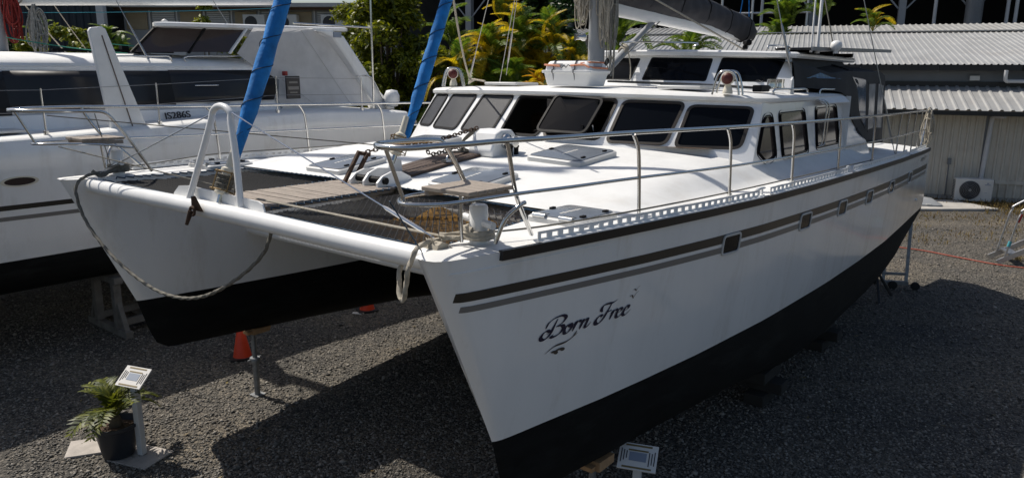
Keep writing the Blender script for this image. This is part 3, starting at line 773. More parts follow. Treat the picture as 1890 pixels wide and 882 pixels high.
# --- furlers and stays
def furler(name, base, topp, z_start, r, spiral):
    b = Vector(base); t = Vector(topp); d = (t - b).normalized()
    L = (t - b).length; mb = MB(); pts = []; rs = []
    n = 90
    for i in range(n + 1):
        f = i / n; x = .13 + (L - .13) * f; pts.append(b + d * x)
        e = x - .13
        rr = r * min(1, .45 + e * 1.1) * (1 + .05 * math.sin(e * 19) + .04 * math.sin(e * 31 + 1)) * (1 - .35 * f)
        rs.append(rr)
    mb.tube(pts, rs, 14); f = mb.build('furled_sail', 'blue_canvas', cat, smooth=60); f['label'] = name
    mb = MB(); u = d.orthogonal().normalized(); v = d.cross(u); sp = []
    for i in range(700):
        x = .15 + i * .0105; a = x * spiral; e = x - .13; k = min(n, int((x - .13) / (L - .13) * n)); rr = rs[k] + .0025
        sp.append(b + d * x + (u * math.cos(a) + v * math.sin(a)) * rr)
    mb.tube(sp, .0034, 5); mb.build('wrap_cord', 'blue_cord', f)
    return d
d1 = furler('blue furled outer headsail above the cross beam', (.30, 2.26, 2.80), (5.0, 2.23, 14.1), 0, .062, 26)
d2 = furler('blue furled inner staysail above the anchor plank', (1.98, 2.25, 2.86), (5.02, 2.23, 9.8), 0, .058, 24)
def drum(b, d):
    b = Vector(b); mb = MB(); ax = tuple(d)
    mb.lathe([(.03, -.16), (.05, -.15), (.05, -.13), (.036, -.12), (.036, 0.0), (.05, .01), (.05, .03), (.028, .05), (.024, .2)], b, 16, ax)
    dr = mb.build('furler_drum', 'cream', cat, smooth=45)
    mb = MB(); u = Vector(d).orthogonal().normalized(); v = Vector(d).cross(u)
    for h in (-.13, .0): mb.tube([b + Vector(d) * h + (u * math.cos(a) + v * math.sin(a)) * .085 for a in [6.283 * i / 16 for i in range(16)]], .005, 5, close=True)
    for i in range(5):
        a = 6.283 * i / 5; mb.tube([b + Vector(d) * -.14 + (u * math.cos(a) + v * math.sin(a)) * .085, b + Vector(d) * .01 + (u * math.cos(a) + v * math.sin(a)) * .085], .005, 5)
    mb.build('drum_cage', 'brass', dr)
    mb = MB()
    for i in range(9): mb.tube([b + Vector(d) * (-.11 + .011 * i) + (u * math.cos(a) + v * math.sin(a)) * (.05 + .004 * (i % 3)) for a in [6.283 * k / 14 for k in range(14)]], .006, 5, close=True)
    mb.build('furling_line', 'rope_dark', dr)
    mb = MB(); mb.tube([b - Vector(d) * .16, b - Vector(d) * .24], [.02, .014], 8); mb.build('toggle', 'steel', dr)
drum((.30, 2.26, 2.86), d1); drum((1.98, 2.25, 3.02), d2)
mb = MB(); mb.prism([(1.80, 2.24, 2.70), (1.86, 2.24, 2.82), (1.92, 2.24, 2.85), (1.98, 2.24, 2.83), (1.99, 2.24, 2.72)], (0, .025, 0)); mb.build('stay_tang', 'whitepaint', cat)
# ------------------------------------------------------------------ deckhouse
TC = 2.23
def CF(t, v):
    k = abs(t - TC) / 2.17
    return (3.95 + (.7 if t < TC else .36) * k ** 2.4 + .34 * v, TC + (t - TC) * (1 - .035 * v), 2.84 + (.53 - .03 * k * k) * v)
TP, TSB = .06, 4.52
wins = [  # TL, TR, BR, BL (t), v bottom, v top, pane, frame
    ((4.44, 4.11, 4.16, 4.47), .19, .96, 'mesh_screen', 'frame_black'), ((3.99, 3.46, 3.58, 4.08), .165, .975, 'mesh_screen', 'frame_black'), ((3.33, 2.81, 2.93, 3.47), .165, .98, 'mesh_screen', 'frame_black'),
    ((2.71, 2.17, 2.25, 2.79), .165, .97, None, 'frame_black'), ((2.10, 1.41, 1.49, 2.17), .175, .955, None, 'frame_bronze'), ((1.34, .73, .82, 1.40), .14, .935, 'glass', 'frame_bronze'), ((.68, .13, .18, .73), .105, .89, 'glass', 'frame_bronze')]
holes = []
for (a, b, c, d), v0, v1, pane, fr in wins:
    h, fo = window(CF, [(a + .015, v1 + .012), (b - .015, v1 + .012), (c - .015, v0 - .02), (d + .015, v0 - .02)], .085, cat, sign=-1, fw=.03, proud=.012, pane=pane, frame=fr, ns='window', su=.62)
    holes.append(h)
mb = wall_with_holes(CF, TP, TSB, -.5, 1.0, .12, .12, holes)
cabin = mb.build('cabin_front', 'gelcoat', cat, smooth=40)
def side_pt(e):
    def fn(s, z):
        v = (z - 2.84) / .5
        return (s, CF(e, v)[1] + (-.02 if e < 1 else .02) * (s - 4.8) / 3.5, z)
    return fn
SP, SS_ = side_pt(TP), side_pt(TSB)
def send(z): return float(ipt(z, [2.5, 2.72, 2.9, 3.2, 3.37], [8.95, 8.85, 8.35, 7.85, 7.72]))
def sfront(e, z): return CF(e, (z - 2.84) / .5)[0]
hole_s = []
for c, pn in (([(4.80, 3.225), (5.22, 3.235), (5.27, 2.755), (4.95, 2.705), (4.68, 2.84), (4.66, 2.97)], 'glass_brown'), ([(5.38, 3.245), (6.24, 3.255), (6.30, 2.74), (5.41, 2.725)], 'glass_brown'), ([(6.60, 3.265), (7.46, 3.275), (7.52, 2.755), (6.55, 2.75)], 'glass_brown')):
    c = [(max(p[0], sfront(TP, p[1]) + .05), p[1]) for p in c]
    h, _ = window(SP, c, .09, cat, sign=-1, fw=.04, proud=.010, pane=pn, frame='frame_black', ns='side_window')
    hole_s.append(h)
for e, fn, hl in ((TP, SP, hole_s), (TSB, SS_, [])):
    def g(q, z, e=e, fn=fn):
        a = sfront(e, z); return fn(a + (send(z) - a) * q, z)
    hq = [[((p[0] - sfront(e, p[1])) / (send(p[1]) - sfront(e, p[1])), p[1]) for p in h] for h in hl]
    wall_with_holes(g, 0, 1, 2.50, 3.365, .06, .12, hq).build('cabin_side', 'gelcoat', cat, smooth=40)
mb = MB(); mb.grid(lambda t, z: (7.7, t, z), [.0, 1.5, 3, 4.56], [2.5, 3.37]); mb.build('cabin_back', 'gelcoat', cat)
# roof
def roof_ring(k, z, o=0.):
    tt = [TP + (TSB - TP) * i / 40 for i in range(41)]
    fr = [(CF(t, 1)[0] - .02 - o, CF(t, 1)[1], 3.37 - .03 * (abs(t - TC) / 2.17) ** 2) for t in tt]
    sd = [(5.2 + (7.78 - 5.2) * i / 10, CF(TP, 1)[1] - .02 - o, 3.34) for i in range(11)]
    ss = [(7.78 - (7.78 - 5.2) * i / 10, CF(TSB, 1)[1] + .02 + o, 3.34) for i in range(11)]
    ring = fr + ss[::-1] + sd[::-1]
    cx, cy = 6.1, 2.28
    dz = lambda p: -.03 * (abs(p[1] - TC) / 2.17) ** 2
    return [(cx + (p[0] - cx) * k, cy + (p[1] - cy) * k, z + dz(p) * k) for p in ring]
mb = MB(); mb.loft([roof_ring(.995, 3.35), roof_ring(1, 3.372, .035), roof_ring(1, 3.405, .04), roof_ring(.99, 3.43, .02), roof_ring(.955, 3.442), roof_ring(.8, 3.455), roof_ring(.5, 3.465), roof_ring(.2, 3.47)])
mb.build('cabin_roof', 'deckpaint', cat, smooth=50)
# interior: dash shelf and a wheel pedestal seen through the open window
mb = MB(); mb.grid(lambda t, k: (4.05 + .5 * k + .3 * (abs(t - TC) / 2.17) ** 2.4, t, 2.90 - .02 * k), [.4 + 3.7 * i / 12 for i in range(13)], [0, 1]); mb.box((4.85, 2.3, 2.8), (.5, 3.2, .16)); mb.build('dash_shelf', 'interior', cat)
for c_, d_ in (((5.6, 2.9, 2.85), (.7, .8, .5)), ((6.3, 1.2, 2.9), (.5, 1.0, .6))):
    mb = MB(); mb.box(c_, d_); mb.build('saloon_seat', 'interior', cat, bevel=.05)
mb = MB(); mb.tube(arc((4.62, 2.45, 3.02), .09, 0, 6.283, 16, 'yz'), .012, 6); mb.tube(cr([(4.5, 2.2, 2.96), (4.42, 2.35, 3.0), (4.5, 2.55, 2.97), (4.45, 2.62, 2.94)], 5), .015, 6); mb.build('binocular_strap', 'steel', cat)
mb = MB(); mb.box((4.75, 2.62, 3.12), (.02, .06, .42)); mb.box((4.8, 2.35, 3.2), (.02, .1, .3)); mb.build('curtain', 'canvas_grey', cat)
mb = MB(); mb.box((4.45, 1.0, 3.22), (.01, .16, .012)); mb.box((4.42, .95, 3.05), (.012, .14, .03)); mb.tube([(4.42, .89, 3.05), (4.42, .86, 3.12)], .006, 6); mb.build('wiper_motor', 'paper', cat)

# opened sash hinged on top of its opening
ca = [(2.16, .96), (1.53, .90), (1.60, .15), (2.22, .16)]
hx0, hx1 = Vector(CF(2.13, .97)), Vector(CF(1.45, .96)); hax = (hx1 - hx0).normalized()
SR = Matrix.Rotation(rad(-6), 3, hax)
def sash_fn(t, v):
    p = Vector(CF(t, v)) + surf_n(CF, t, v) * -.05
    q = SR @ (p - hx0); q2 = Matrix.Rotation(rad(6), 3, hax) @ (p - hx0)
    return hx0 + (q if q.x < q2.x else q2)
_, sash = window(sash_fn, ca, .09, cat, sign=-1, fw=.026, proud=.014, pane='glass', frame='frame_black', ns='open_sash', su=.62)
sash['label'] = 'opened window sash hinged along its top edge'
for t in (2.05, 1.56):
    p = Vector(sash_fn(t, .35)); q = Vector(CF(t, .3)); mb = MB(); mb.tube([p, q], .006, 6); mb.build('sash_stay', 'steel', sash)
for q_ in ((1.66, .3), (1.6, .8)):
    mb = MB(); mb.box(Vector(sash_fn(*q_)) + Vector((-.01, 0, .0)), (.02, .03, .05)); mb.build('sash_catch', 'frame_black', sash)

# grab rails & awning lip on the roof edge
for p in ([(5.35, .16, 3.40), (5.36, .16, 3.46), (5.9, .15, 3.465), (6.35, .145, 3.46), (6.38, .145, 3.40)], [(6.8, .13, 3.40), (6.85, .13, 3.455), (7.2, .12, 3.455), (7.62, .11, 3.45), (7.64, .11, 3.38)]):
    mb = MB(); mb.tube(cr(p, 5), .012, 8); mb.build('grab_rail', 'steel', cat, smooth=60)
mb = MB(); mb.prism([(6.62, .12, 3.40), (7.66, .10, 3.40), (7.66, .0, 3.30), (6.62, .02, 3.30)], (0, .01, -.012)); mb.build('door_hood', 'whitepaint', cat)
mb = MB()
for d in (0, .10): mb.tube(cr([(6.58 + d, .10, 3.33), (6.58 + d, .03, 3.33), (6.62 + d, -.02, 3.27), (6.62 + d, -.02, 3.1), (6.62 + d, -.01, 2.85), (6.62 + d, .03, 2.80)], 5), .010, 8)
mb.build('boarding_handle', 'steel', cat, smooth=60)
mb = MB(); mb.prism([(5.9, .18, 3.39), (5.93, .18, 3.56), (5.97, .18, 3.60), (6.0, .18, 3.56), (6.04, .18, 3.39)], (0, .02, 0)); mb.build('chainplate', 'whitepaint', cat)

# ------------------------------------------------------------------ pilothouse
def PF(t, v):
    return (5.75 + .5 * (abs(t - TC) / 1.85) ** 2 + .22 * v, TC + (t - TC) * (1 - .05 * v), 3.47 + .37 * v)
hl = []
for a, b, c, d in ((1.05, .36, .47, 1.11), (1.93, 1.15, 1.19, 1.98), (2.62, 2.08, 2.13, 2.66)):
    h, _ = window(PF, [(a, .93), (b, .90), (c, .17), (d, .18)], .03, cat, sign=-1, fw=.018, proud=.004, pane='glass', frame='frame_black', ns='pilothouse_window', su=.4); hl.append(h)
wall_with_holes(PF, .30, 2.78, -.25, 1.0, .15, .12, hl).build('pilothouse_front', 'gelcoat', cat, smooth=40)
def PS(e):
    def fn(q, v):
        a = PF(e, v); return (a[0] + (8.6 - a[0]) * q, a[1], a[2])
    return fn
for e in (.30, 2.78):
    mb = MB(); mb.grid(PS(e), [0, .12, .3, .6, 1], [-.25, 0, .5, 1]); mb.build('pilothouse_side', 'gelcoat' if e > 1 else 'canvas_dark', cat)
mb = MB()
def hring(k, z): 
    tt = [.22 + 2.64 * i / 24 for i in range(25)]
    r = [(PF(t, 1)[0] - .1, PF(t, 1)[1], 0) for t in tt] + [(9.1, 2.8, 0), (9.1, .36, 0)]
    return [(7.4 + (p[0] - 7.4) * k, 1.55 + (p[1] - 1.55) * k, z - .025 * (abs(p[1] - TC) / 2) ** 2) for p in r]
mb.loft([hring(.99, 3.835), hring(1.0, 3.855), hring(1.0, 3.885), hring(.98, 3.905), hring(.6, 3.925)]); mb.build('hardtop', 'gelcoat', cat, smooth=40)
# foil sunshade lying behind the port windscreen
mb = MB(); mb.grid(lambda u, v: (6.15 + .5 * v, .6 + .55 * u, 3.53 + .12 * math.sin(u * 3.1) * v + .03 * math.sin(u * 17 + v * 9)), [i / 14 for i in range(15)], [i / 8 for i in range(9)]); mb.build('foil_shade', 'silverfoil', cat)
# hardtop gear: solar panel, rails, dome, horn, staffs
mb = MB(); mb.prism([(6.55, .62, 3.905), (6.55, .2, 3.905), (10.4, .2, 4.0), (10.4, .62, 4.0)], (0, 0, .03)); sp = mb.build('solar_panel', 'solar', cat, bevel=.004)
mb = MB(); mb.bar((6.55, .19, 3.92), (10.4, .19, 4.015), .02, .045); mb.build('panel_edge', 'galv', sp)
mb = MB()
for s in (6.9, 7.7, 8.6):
    mb = MB(); mb.box((s, .42, 3.90), (.05, .3, .05)); mb.build('panel_bracket', 'frame_black', sp)
mb = MB(); mb.lathe([(.03, 0), (.03, .03), (.055, .05), (.07, .085), (.06, .13), (.03, .152), (0, .156)], (7.25, .12, 3.885), 16, cap=False); mb.build('satnav_dome', 'whitepaint', cat, smooth=70)
mb = MB(); mb.box((8.6, .52, 3.945), (.12, .1, .1)); mb.build('deck_speaker', 'frame_black', cat, bevel=.015)
for p in ([(6.0, .5, 3.90), (6.05, .5, 3.94), (6.5, .45, 3.945), (6.55, .45, 3.90)], [(5.75, 1.3, 3.93), (5.76, 1.3, 3.97), (5.72, 2.2, 3.99), (5.73, 2.2, 3.93)]):
    mb = MB(); mb.tube(cr(p, 5), .010, 6); mb.build('hardtop_rail', 'steel', cat, smooth=60)
mb = MB(); mb.tube([(5.95, .75, 3.90), (5.95, .75, 3.94)], .03, 10); mb.lathe([(.03, -.06), (.034, .05), (.0, .06)], (5.93, .72, 3.97), 12, (-.7, -.7, 0), cap=False); mb.build('deck_floodlight', 'frame_black', cat)
for (s, t, top, r) in ((6.62, .22, 6.2, .011), (6.95, .25, 7.5, .020), (7.05, .28, 6.5, .006)):
    mb = MB(); mb.tube([(s, t, 3.88), (s, t, 4.0), (s, t, top)], [r * 1.6, r, r * .7], 8); mb.build('antenna', 'whitepaint', cat)
wire('topping_lift', (7.35, .16, 3.9), (7.9, 1.0, 6.4), .008, 'rope_dark')
# roof hatch + coiled lines on the cabin roof
mb = MB(); mb.box((4.95, .95, 3.475), (.45, .5, .035)); rh = mb.build('roof_hatch', 'lid_rim', cat, bevel=.012)
mb = MB(); mb.box((4.95, .95, 3.495), (.4, .45, .012)); mb.build('lid', 'acrylic', rh)
mb = MB(); mb.box((4.75, 3.2, 3.475), (.45, .5, .035)); rh = mb.build('roof_hatch', 'lid_rim', cat, bevel=.012)
for i, m_ in enumerate(('rope_dark', 'rope_red', 'rope_dark', 'rope_dark')):
    mb = MB(); mb.tube(cr([(5.2 + .06 * i, 2.1, 3.52), (5.25 + .06 * i, 1.6, 3.51), (5.3 + .07 * i, .9, 3.495), (5.45 + .07 * i, .45, 3.475), (5.75 + .05 * i, .36, 3.475)], 6), .014, 6); mb.build('running_line', m_, cat)
for s in (5.72, 5.98):
    mb = MB(); mb.lathe([(.05, 0), (.055, .02), (.045, .05), (.05, .09), (.05, .11), (0, .11)], (s, .33, 3.46), 14, cap=False); mb.build('winch', 'steel', cat, smooth=45)
mb = MB(); mb.box((5.45, .34, 3.47), (.26, .10, .07)); mb.build('rope_clutch', 'frame_black', cat, bevel=.012)

# ------------------------------------------------------------------ cockpit canvas enclosure
def can_top(s): return float(ipt(s, [6.3, 7.2, 8.6, 9.4, 9.85], [3.83, 3.83, 3.83, 3.80, 3.72]))
def ts(s): return float(ipt(s, [6.2, 6.5, 7.4, 7.8], [.36, .33, .16, .12]))
def cshape(q, s):
    # q 0..1 down from the roof centreline edge to the bottom of the side
    zt = can_top(s); zb = float(ipt(s, [6.3, 6.9, 7.5, 7.72, 7.85, 8.35, 8.85, 9.85], [3.49, 3.46, 3.42, 3.36, 3.18, 2.90, 2.72, 2.68]))
    sh = min(zt - .05, float(ipt(s, [6.3, 7.3, 7.9, 9.85], [3.80, 3.66, 3.70, 3.73])))
    if q < .4: 
        a = q / .4; return (s, 1.1 - (1.1 - ts(s)) * a, zt - .03 * a ** 3 * 1.0 - (zt - sh) * a ** 2.2)
    a = (q - .4) / .6; return (s, ts(s) - .07 * a ** .5 + .02 * math.sin(s * 9) * a * (1 - a), sh + (zb - sh) * a)
SC = [6.35 + 3.5 * i / 40 for i in range(41)]
vw = []
cq = lambda s, q: cshape(q, s)
for c, m_, lab in (([(7.98, .47), (8.72, .47), (8.80, .90), (8.50, .86)], 'vinyl_blue', 0), ([(8.85, .50), (9.27, .50), (9.27, .9), (8.92, .92)], 'vinyl_clear', 0), ([(9.40, .5), (9.74, .5), (9.74, .9), (9.40, .9)], 'vinyl_clear', 0), ([(6.62, .78), (6.85, .16), (7.55, .62)], 'vinyl_blue', 0)):
    h, fo = window(cq, c, .02, cat, sign=-1, fw=.02, proud=.004, pane=m_, frame='canvas_dark', ns='canvas_window', su=1.0)
mb = MB(); mb.grid(lambda s, q: cshape(q, s), SC, [i / 24 for i in range(25)])
# aft curtain
mb.grid(lambda q, k: (9.85 + .01 * math.sin(q * 20), cshape(q, 9.85)[1] + (2.95 - 2 * cshape(q, 9.85)[1]) * k, cshape(q, 9.85)[2]), [i / 16 for i in range(17)], [0, .1, .3, .6, 1])
# starboard half
mb.grid(lambda s, q: (cshape(q, s)[0], 2.95 - cshape(q, s)[1], cshape(q, s)[2]), SC, [i / 12 for i in range(13)])
cv = mb.build('canvas_enclosure', 'canvas_dark', cat, smooth=50)
mb = MB()
for i in range(22):
    s = 7.7 + i * .01; a = cshape(.02 + i * .018, 8.05); mb.lathe([(.012, 0), (.03, .012), (.012, .024)], (a[0] + .015 * math.sin(i * 2.1), a[1], a[2] + .0), 8)
for i in range(26):
    q = i / 25; s = 8.3 + 1.5 * q; b = cshape(1, s); mb.lathe([(.012, -.03), (.018, 0), (.0, .02)], (b[0], b[1] - .01, b[2]), 6, cap=False)
mb.build('canvas_hem', 'canvas_dark', cv, kind='stuff')
mb = MB(); mb.box((9.0, TC, 2.62), (1.9, 3.9, .12)); mb.build('cockpit_sole', 'deckpaint', cat)

# ------------------------------------------------------------------ mast, boom
mb = MB(); mb.loft([[(5.13 + .125 * math.cos(a), TC + .085 * math.sin(a), z) for a in [6.283 * i / 20 for i in range(20)]] for z in (3.48, 6, 10, 14.3)]); mast = mb.build('mast', 'aluminium', cat, smooth=60)
mast.data.materials[0] = M['greylight']
mb = MB(); mb.lathe([(.02, 0), (.045, .02), (.045, .05), (.032, .07), (.032, .12), (.045, .14), (.0, .14)], (5.0, TC + .06, 4.02), 14, (-.8, .6, 0), cap=False); mb.build('mast_winch', 'steel', mast, smooth=45)
bo0, bo1 = (5.35, TC, 4.30), (9.75, TC, 4.16)
mb = MB(); rg = []
for f in [i / 16 for i in range(17)]:
    s = bo0[0] + (bo1[0] - bo0[0]) * f; z = bo0[2] + (bo1[2] - bo0[2]) * f
    rg.append([(s, TC + .075 * math.cos(a), z + .10 + .11 * math.sin(a)) for a in [6.283 * i / 14 for i in range(14)]])
mb.loft(rg); boom = mb.build('boom', 'whitepaint', cat, smooth=60)
mb = MB(); rg = []
for i in range(60):
    f = i / 59; s = 5.3 + 4.62 * f; z = 4.44 - .14 * f
    hh = float(ipt(f, [0, .3, .7, .93, 1], [.62, .50, .34, .27, .12])); w = float(ipt(f, [0, .5, .93, 1], [.24, .20, .15, .08])) * (1 + .05 * math.sin(i * 1.7))
    drop = float(ipt(f, [0, .6, .9, 1], [0.02, .05, .16, .12]))
    ring = []
    for a in [6.283 * k / 20 for k in range(20)]:
        y = w * math.cos(a); zz = z + (hh * .55 * math.sin(a) + hh * .35 if math.sin(a) > 0 else math.sin(a) * drop + hh * .35 * (1 + math.sin(a)))
        ring.append((s, TC + y * (1 + .07 * math.sin(a * 5 + i * .6)), zz))
    rg.append(ring)
mb.loft(rg); mb.build('sail_cover', 'sailcover', boom, smooth=60)['label'] = 'charcoal sail cover lying along the boom'
for f in (.18, .36, .55, .73, .9):
    mb = MB(); s = 5.3 + 4.62 * f; i = int(f * 59); r = rg[i]; mb.tube([(s, TC + (p[1] - TC) * 1.03, p[2] + (.006 if p[2] > 4.3 else -.006)) for p in r], .007, 5, close=True); mb.build('cover_tie', 'frame_black', boom)
mb = MB(); mb.tube([(5.28, TC - .02, 3.60), (5.75, TC - .02, 3.88), (5.78, TC - .02, 3.9), (6.55, TC, 4.32)], [.045, .045, .035, .035], 12); mb.build('boom_vang', 'greylight', cat, smooth=50)
mb = MB()
for i in range(5): mb.tube([(5.72 + .018 * i + .05 * math.cos(a) * .4, TC + .06 * math.cos(a), 3.87 + .01 * i + .06 * math.sin(a)) for a in [6.283 * k / 12 for k in range(12)]], .010, 5, close=True)
mb.tube(cr([(5.8, TC - .05, 3.86), (5.83, TC - .07, 3.7), (5.78, TC - .1, 3.55)], 5), .009, 6); mb.build('vang_lashing', 'rope', cat)
wire('vang_tackle', (5.28, TC - .03, 3.58), (6.6, TC - .05, 4.30), .007, 'rope')
wire('mainsheet', (5.13, TC - .1, 4.75), (7.1, .42, 3.52), .011, 'rope')
# standing rigging
wire('shroud', (5.97, .19, 3.58), (5.13, TC, 11.5), .006, fit=(.02, .075, .014))
wire('shroud', (8.9, -.34, 2.58), (5.15, TC - .05, 13.9), .006, fit=(.01, .07, .015))
wire('shroud', (5.97, T - .19, 3.58), (5.13, TC, 11.5), .006, fit=(.02, .075, .014))
wire('shroud', (5.25, 4.36, 3.45), (5.13, TC + .05, 9.5), .006, fit=(.02, .06, .013))
wire('shroud', (5.85, 4.30, 3.45), (5.13, TC + .05, 9.7), .006)
wire('sheet', (4.9, 4.0, 3.50), (2.6, 2.3, 4.9), .012, 'rope', sag=.22)
mb = MB(); mb.tube(cr([(4.6, 3.5, 3.5), (4.7, 3.8, 3.52), (4.9, 4.02, 3.5), (5.1, 4.1, 3.52), (5.2, 4.3, 3.47)], 6), .013, 6); mb.build('sheet_tail', 'rope', cat)

# searchlights with hoop guards on the roof corners
def searchlight(s, t, yaw):
    z = 3.42 if t < 1 else 3.435
    mb = MB(); mb.lathe([(.05, 0), (.05, .02), (.042, .05), (.03, .08), (.03, .10)], (s, t, z), 16); b = mb.build('searchlight', 'cream', cat, smooth=45)
    d = Vector((math.cos(yaw), math.sin(yaw), 0)); c = Vector((s, t, z + .15))
    mb = MB(); mb.lathe([(.02, -.06), (.05, -.045), (.062, -.01), (.066, .05), (.060, .055)], c, 18, d); mb.build('lamp_body', 'cream', b, smooth=45)
    mb = MB(); mb.lathe([(.060, .050), (.052, .068), (.03, .08), (0, .085)], c, 18, d, cap=False); mb.build('red_cover', 'redlens', b, smooth=70)
    for k in (-1, 1):
        o = Vector((-d.y, d.x, 0)) * .12 * 0 + d * .09 * k
        u = Vector((-d.y, d.x, 0)) * .115
        base = Vector((s, t, z - .01)) + o
        P = [base - u * 1.15, base - u * .95 + Vector((0, 0, .12)), base - u * .6 + Vector((0, 0, .215)), base + Vector((0, 0, .235)), base + u * .6 + Vector((0, 0, .215)), base + u * .95 + Vector((0, 0, .12)), base + u * 1.15]
        mb = MB(); mb.tube(cr(P, 4), .011, 8); mb.build('guard_hoop', 'steel', b, smooth=60)
searchlight(4.75, .42, rad(190)); searchlight(4.62, 4.05, rad(215))

# ------------------------------------------------------------------ life raft canister on the roof
raft = boat_thing('liferaft_canister', 4.62, 2.17, 3.466); raft.scale = (.86, .86, .98)
def rr(a, b, z, r=.06): return [(p.x, p.y, z) for p in rquad([(-a, -b), (a, -b), (a, b), (-a, b)], r, 4)]
mb = MB(); mb.loft([rr(.205, .325, 0), rr(.215, .335, .02), rr(.24, .365, .145)]); mb.build('canister_base', 'whitepaint', raft, smooth=40)
mb = MB(); mb.loft([rr(.255, .385, .143), rr(.26, .39, .15), rr(.26, .39, .172), rr(.245, .37, .176)]); mb.build('canister_flange', 'whitepaint', raft, smooth=40)
mb = MB(); mb.loft([rr(.225, .355, .174), rr(.215, .345, .23), rr(.185, .315, .272), rr(.15, .28, .279)]); lid = mb.build('canister_lid', 'whitepaint', raft, smooth=40)
for y in (-.13, .2):
    P = [(-.195, y, .0), (-.24, y, .14), (-.266, y, .15), (-.266, y, .172), (-.232, y, .178), (-.221, y, .23), (-.19, y, .277), (0, y, .285), (.19, y, .277), (.221, y, .23), (.266, y, .172), (.266, y, .15), (.2, y, 0)]
    mb = MB(); mb.tube([(p[0] * 1.01, p[1], p[2] + .003) for p in P], .008, 5); mb.build('lashing_strap', 'grey_strap', raft)
mb = MB()
mb.tube([(-.222, .352, .235), (-.226, .14, .225), (-.222, .1, .222)], .012, 5); mb.tube([(-.22, -.06, .226), (-.224, -.19, .235), (-.218, -.27, .235), (-.214, -.33, .212), (-.1, -.362, .205), (.2, -.358, .20)], .011, 5)
mb.tube([(-.2, -.2, .25), (-.17, -.33, .265), (.15, -.33, .265)], .010, 5); mb.build('orange_strap', 'orange_strap', raft)
mb = MB(); mb.tube(cr([(-.23, .1, .222), (-.235, .06, .205), (-.235, .03, .235), (-.235, 0, .205), (-.235, -.03, .235), (-.232, -.06, .22)], 4), .005, 5); mb.build('strap_hook', 'blackpaint', raft)
mb = MB(); mb.box((-.218, .14, .235), (.004, .16, .03), R=Matrix.Rotation(rad(-10), 3, 'Y')); mb.build('maker_plate', 'lid_rim', raft)
mb = MB(); mb.box((-.02, -.352, .225), (.2, .004, .045), R=Matrix.Rotation(rad(10), 3, 'X')); mb.build('instruction_label', 'ink_blue', raft)
tag(raft, 'white strapped liferaft canister on the cabin roof before the mast', 'liferaft')

# ------------------------------------------------------------------ ropes as things of their own
def rope_thing(name, pts, r, m, label, n=10, lobes=3, dens=14, frame=True):
    P = cr(pts, dens); base = min(P, key=lambda p: p.z)
    mb = MB(); mb.tube(P, r, n, lobes=lobes, twist=2 * math.pi / (r * 9))
    if frame:
        o = mb.build(name, m, None, smooth=70); o.matrix_world = BM
    else: o = mb.build(name, m, None, smooth=70)
    return tag(o, label, 'rope')
rope_thing('mooring_rope', [(.36, T - .12, 2.68), (.22, T - .16, 2.68), (.10, T - .2, 2.64), (.05, T - .22, 2.54), (.06, 4.12, 2.30), (.09, 3.78, 2.06), (.13, 3.3, 1.885), (.14, 2.85, 1.86), (.16, 2.45, 1.94), (.22, 2.1, 2.12), (.30, 1.88, 2.32), (.33, 1.80, 2.50)], .0125, 'rope_dark', 'long weathered rope drooping from the unlettered bow below the cross beam', dens=26)
rope_thing('mooring_rope', [(.42, .1, 2.68), (.3, .16, 2.68), (.16, .18, 2.66), (.1, .2, 2.55), (.11, .24, 2.42), (.13, .28, 2.345), (.15, .33, 2.36), (.2, .38, 2.48), (.28, .40, 2.56)], .0135, 'rope', 'short pale rope loop hanging beside the lettered bow', dens=22)
P = []
for i in range(30):
    a = i * .55; P.append((.50 + .078 * math.cos(a), .05 + .078 * math.sin(a), 2.685 + .022 * (i // 11)))
rope_thing('mooring_rope', [(.34, .2, 2.69), (.4, .16, 2.69)] + P, .016, 'rope', 'pale rope turned round the bollard on the lettered bow', dens=4)
P = [(p[0], T - p[1] + .0, p[2]) for p in P]
rope_thing('mooring_rope', [(.24, T - .12, 2.70), (.3, T - .16, 2.66), (.4, T - .14, 2.69)] + P, .016, 'rope_dark', 'weathered rope turned round the bollard on the unlettered bow', dens=4)
def frayed(c, label):
    mb = MB()
    for i in range(60):
        a = rng.random() * 6.28; b = rng.random() * 3.1 - 1.5; d = Vector((math.cos(a) * math.cos(b), math.sin(a) * math.cos(b), math.sin(b))) * rng.uniform(.03, .075); p = Vector(c)
        q = p + Vector((rng.uniform(-.03, .03), rng.uniform(-.05, .05), rng.uniform(-.03, .03)))
        mb.tube([q, q + d * .5 + Vector((0, 0, .01)), q + d], .004, 4)
    mb.tube([Vector(c) + Vector((0, -.06, 0)), Vector(c), Vector(c) + Vector((.02, .06, 0))], .05, 8)
    o = mb.build('chafe_wrap', 'rope', None); o.matrix_world = BM; tag(o, label, 'rope')
frayed((.26, .16, 2.63), 'frayed fibre chafe wrap at the end of the cross beam by the lettered bow')
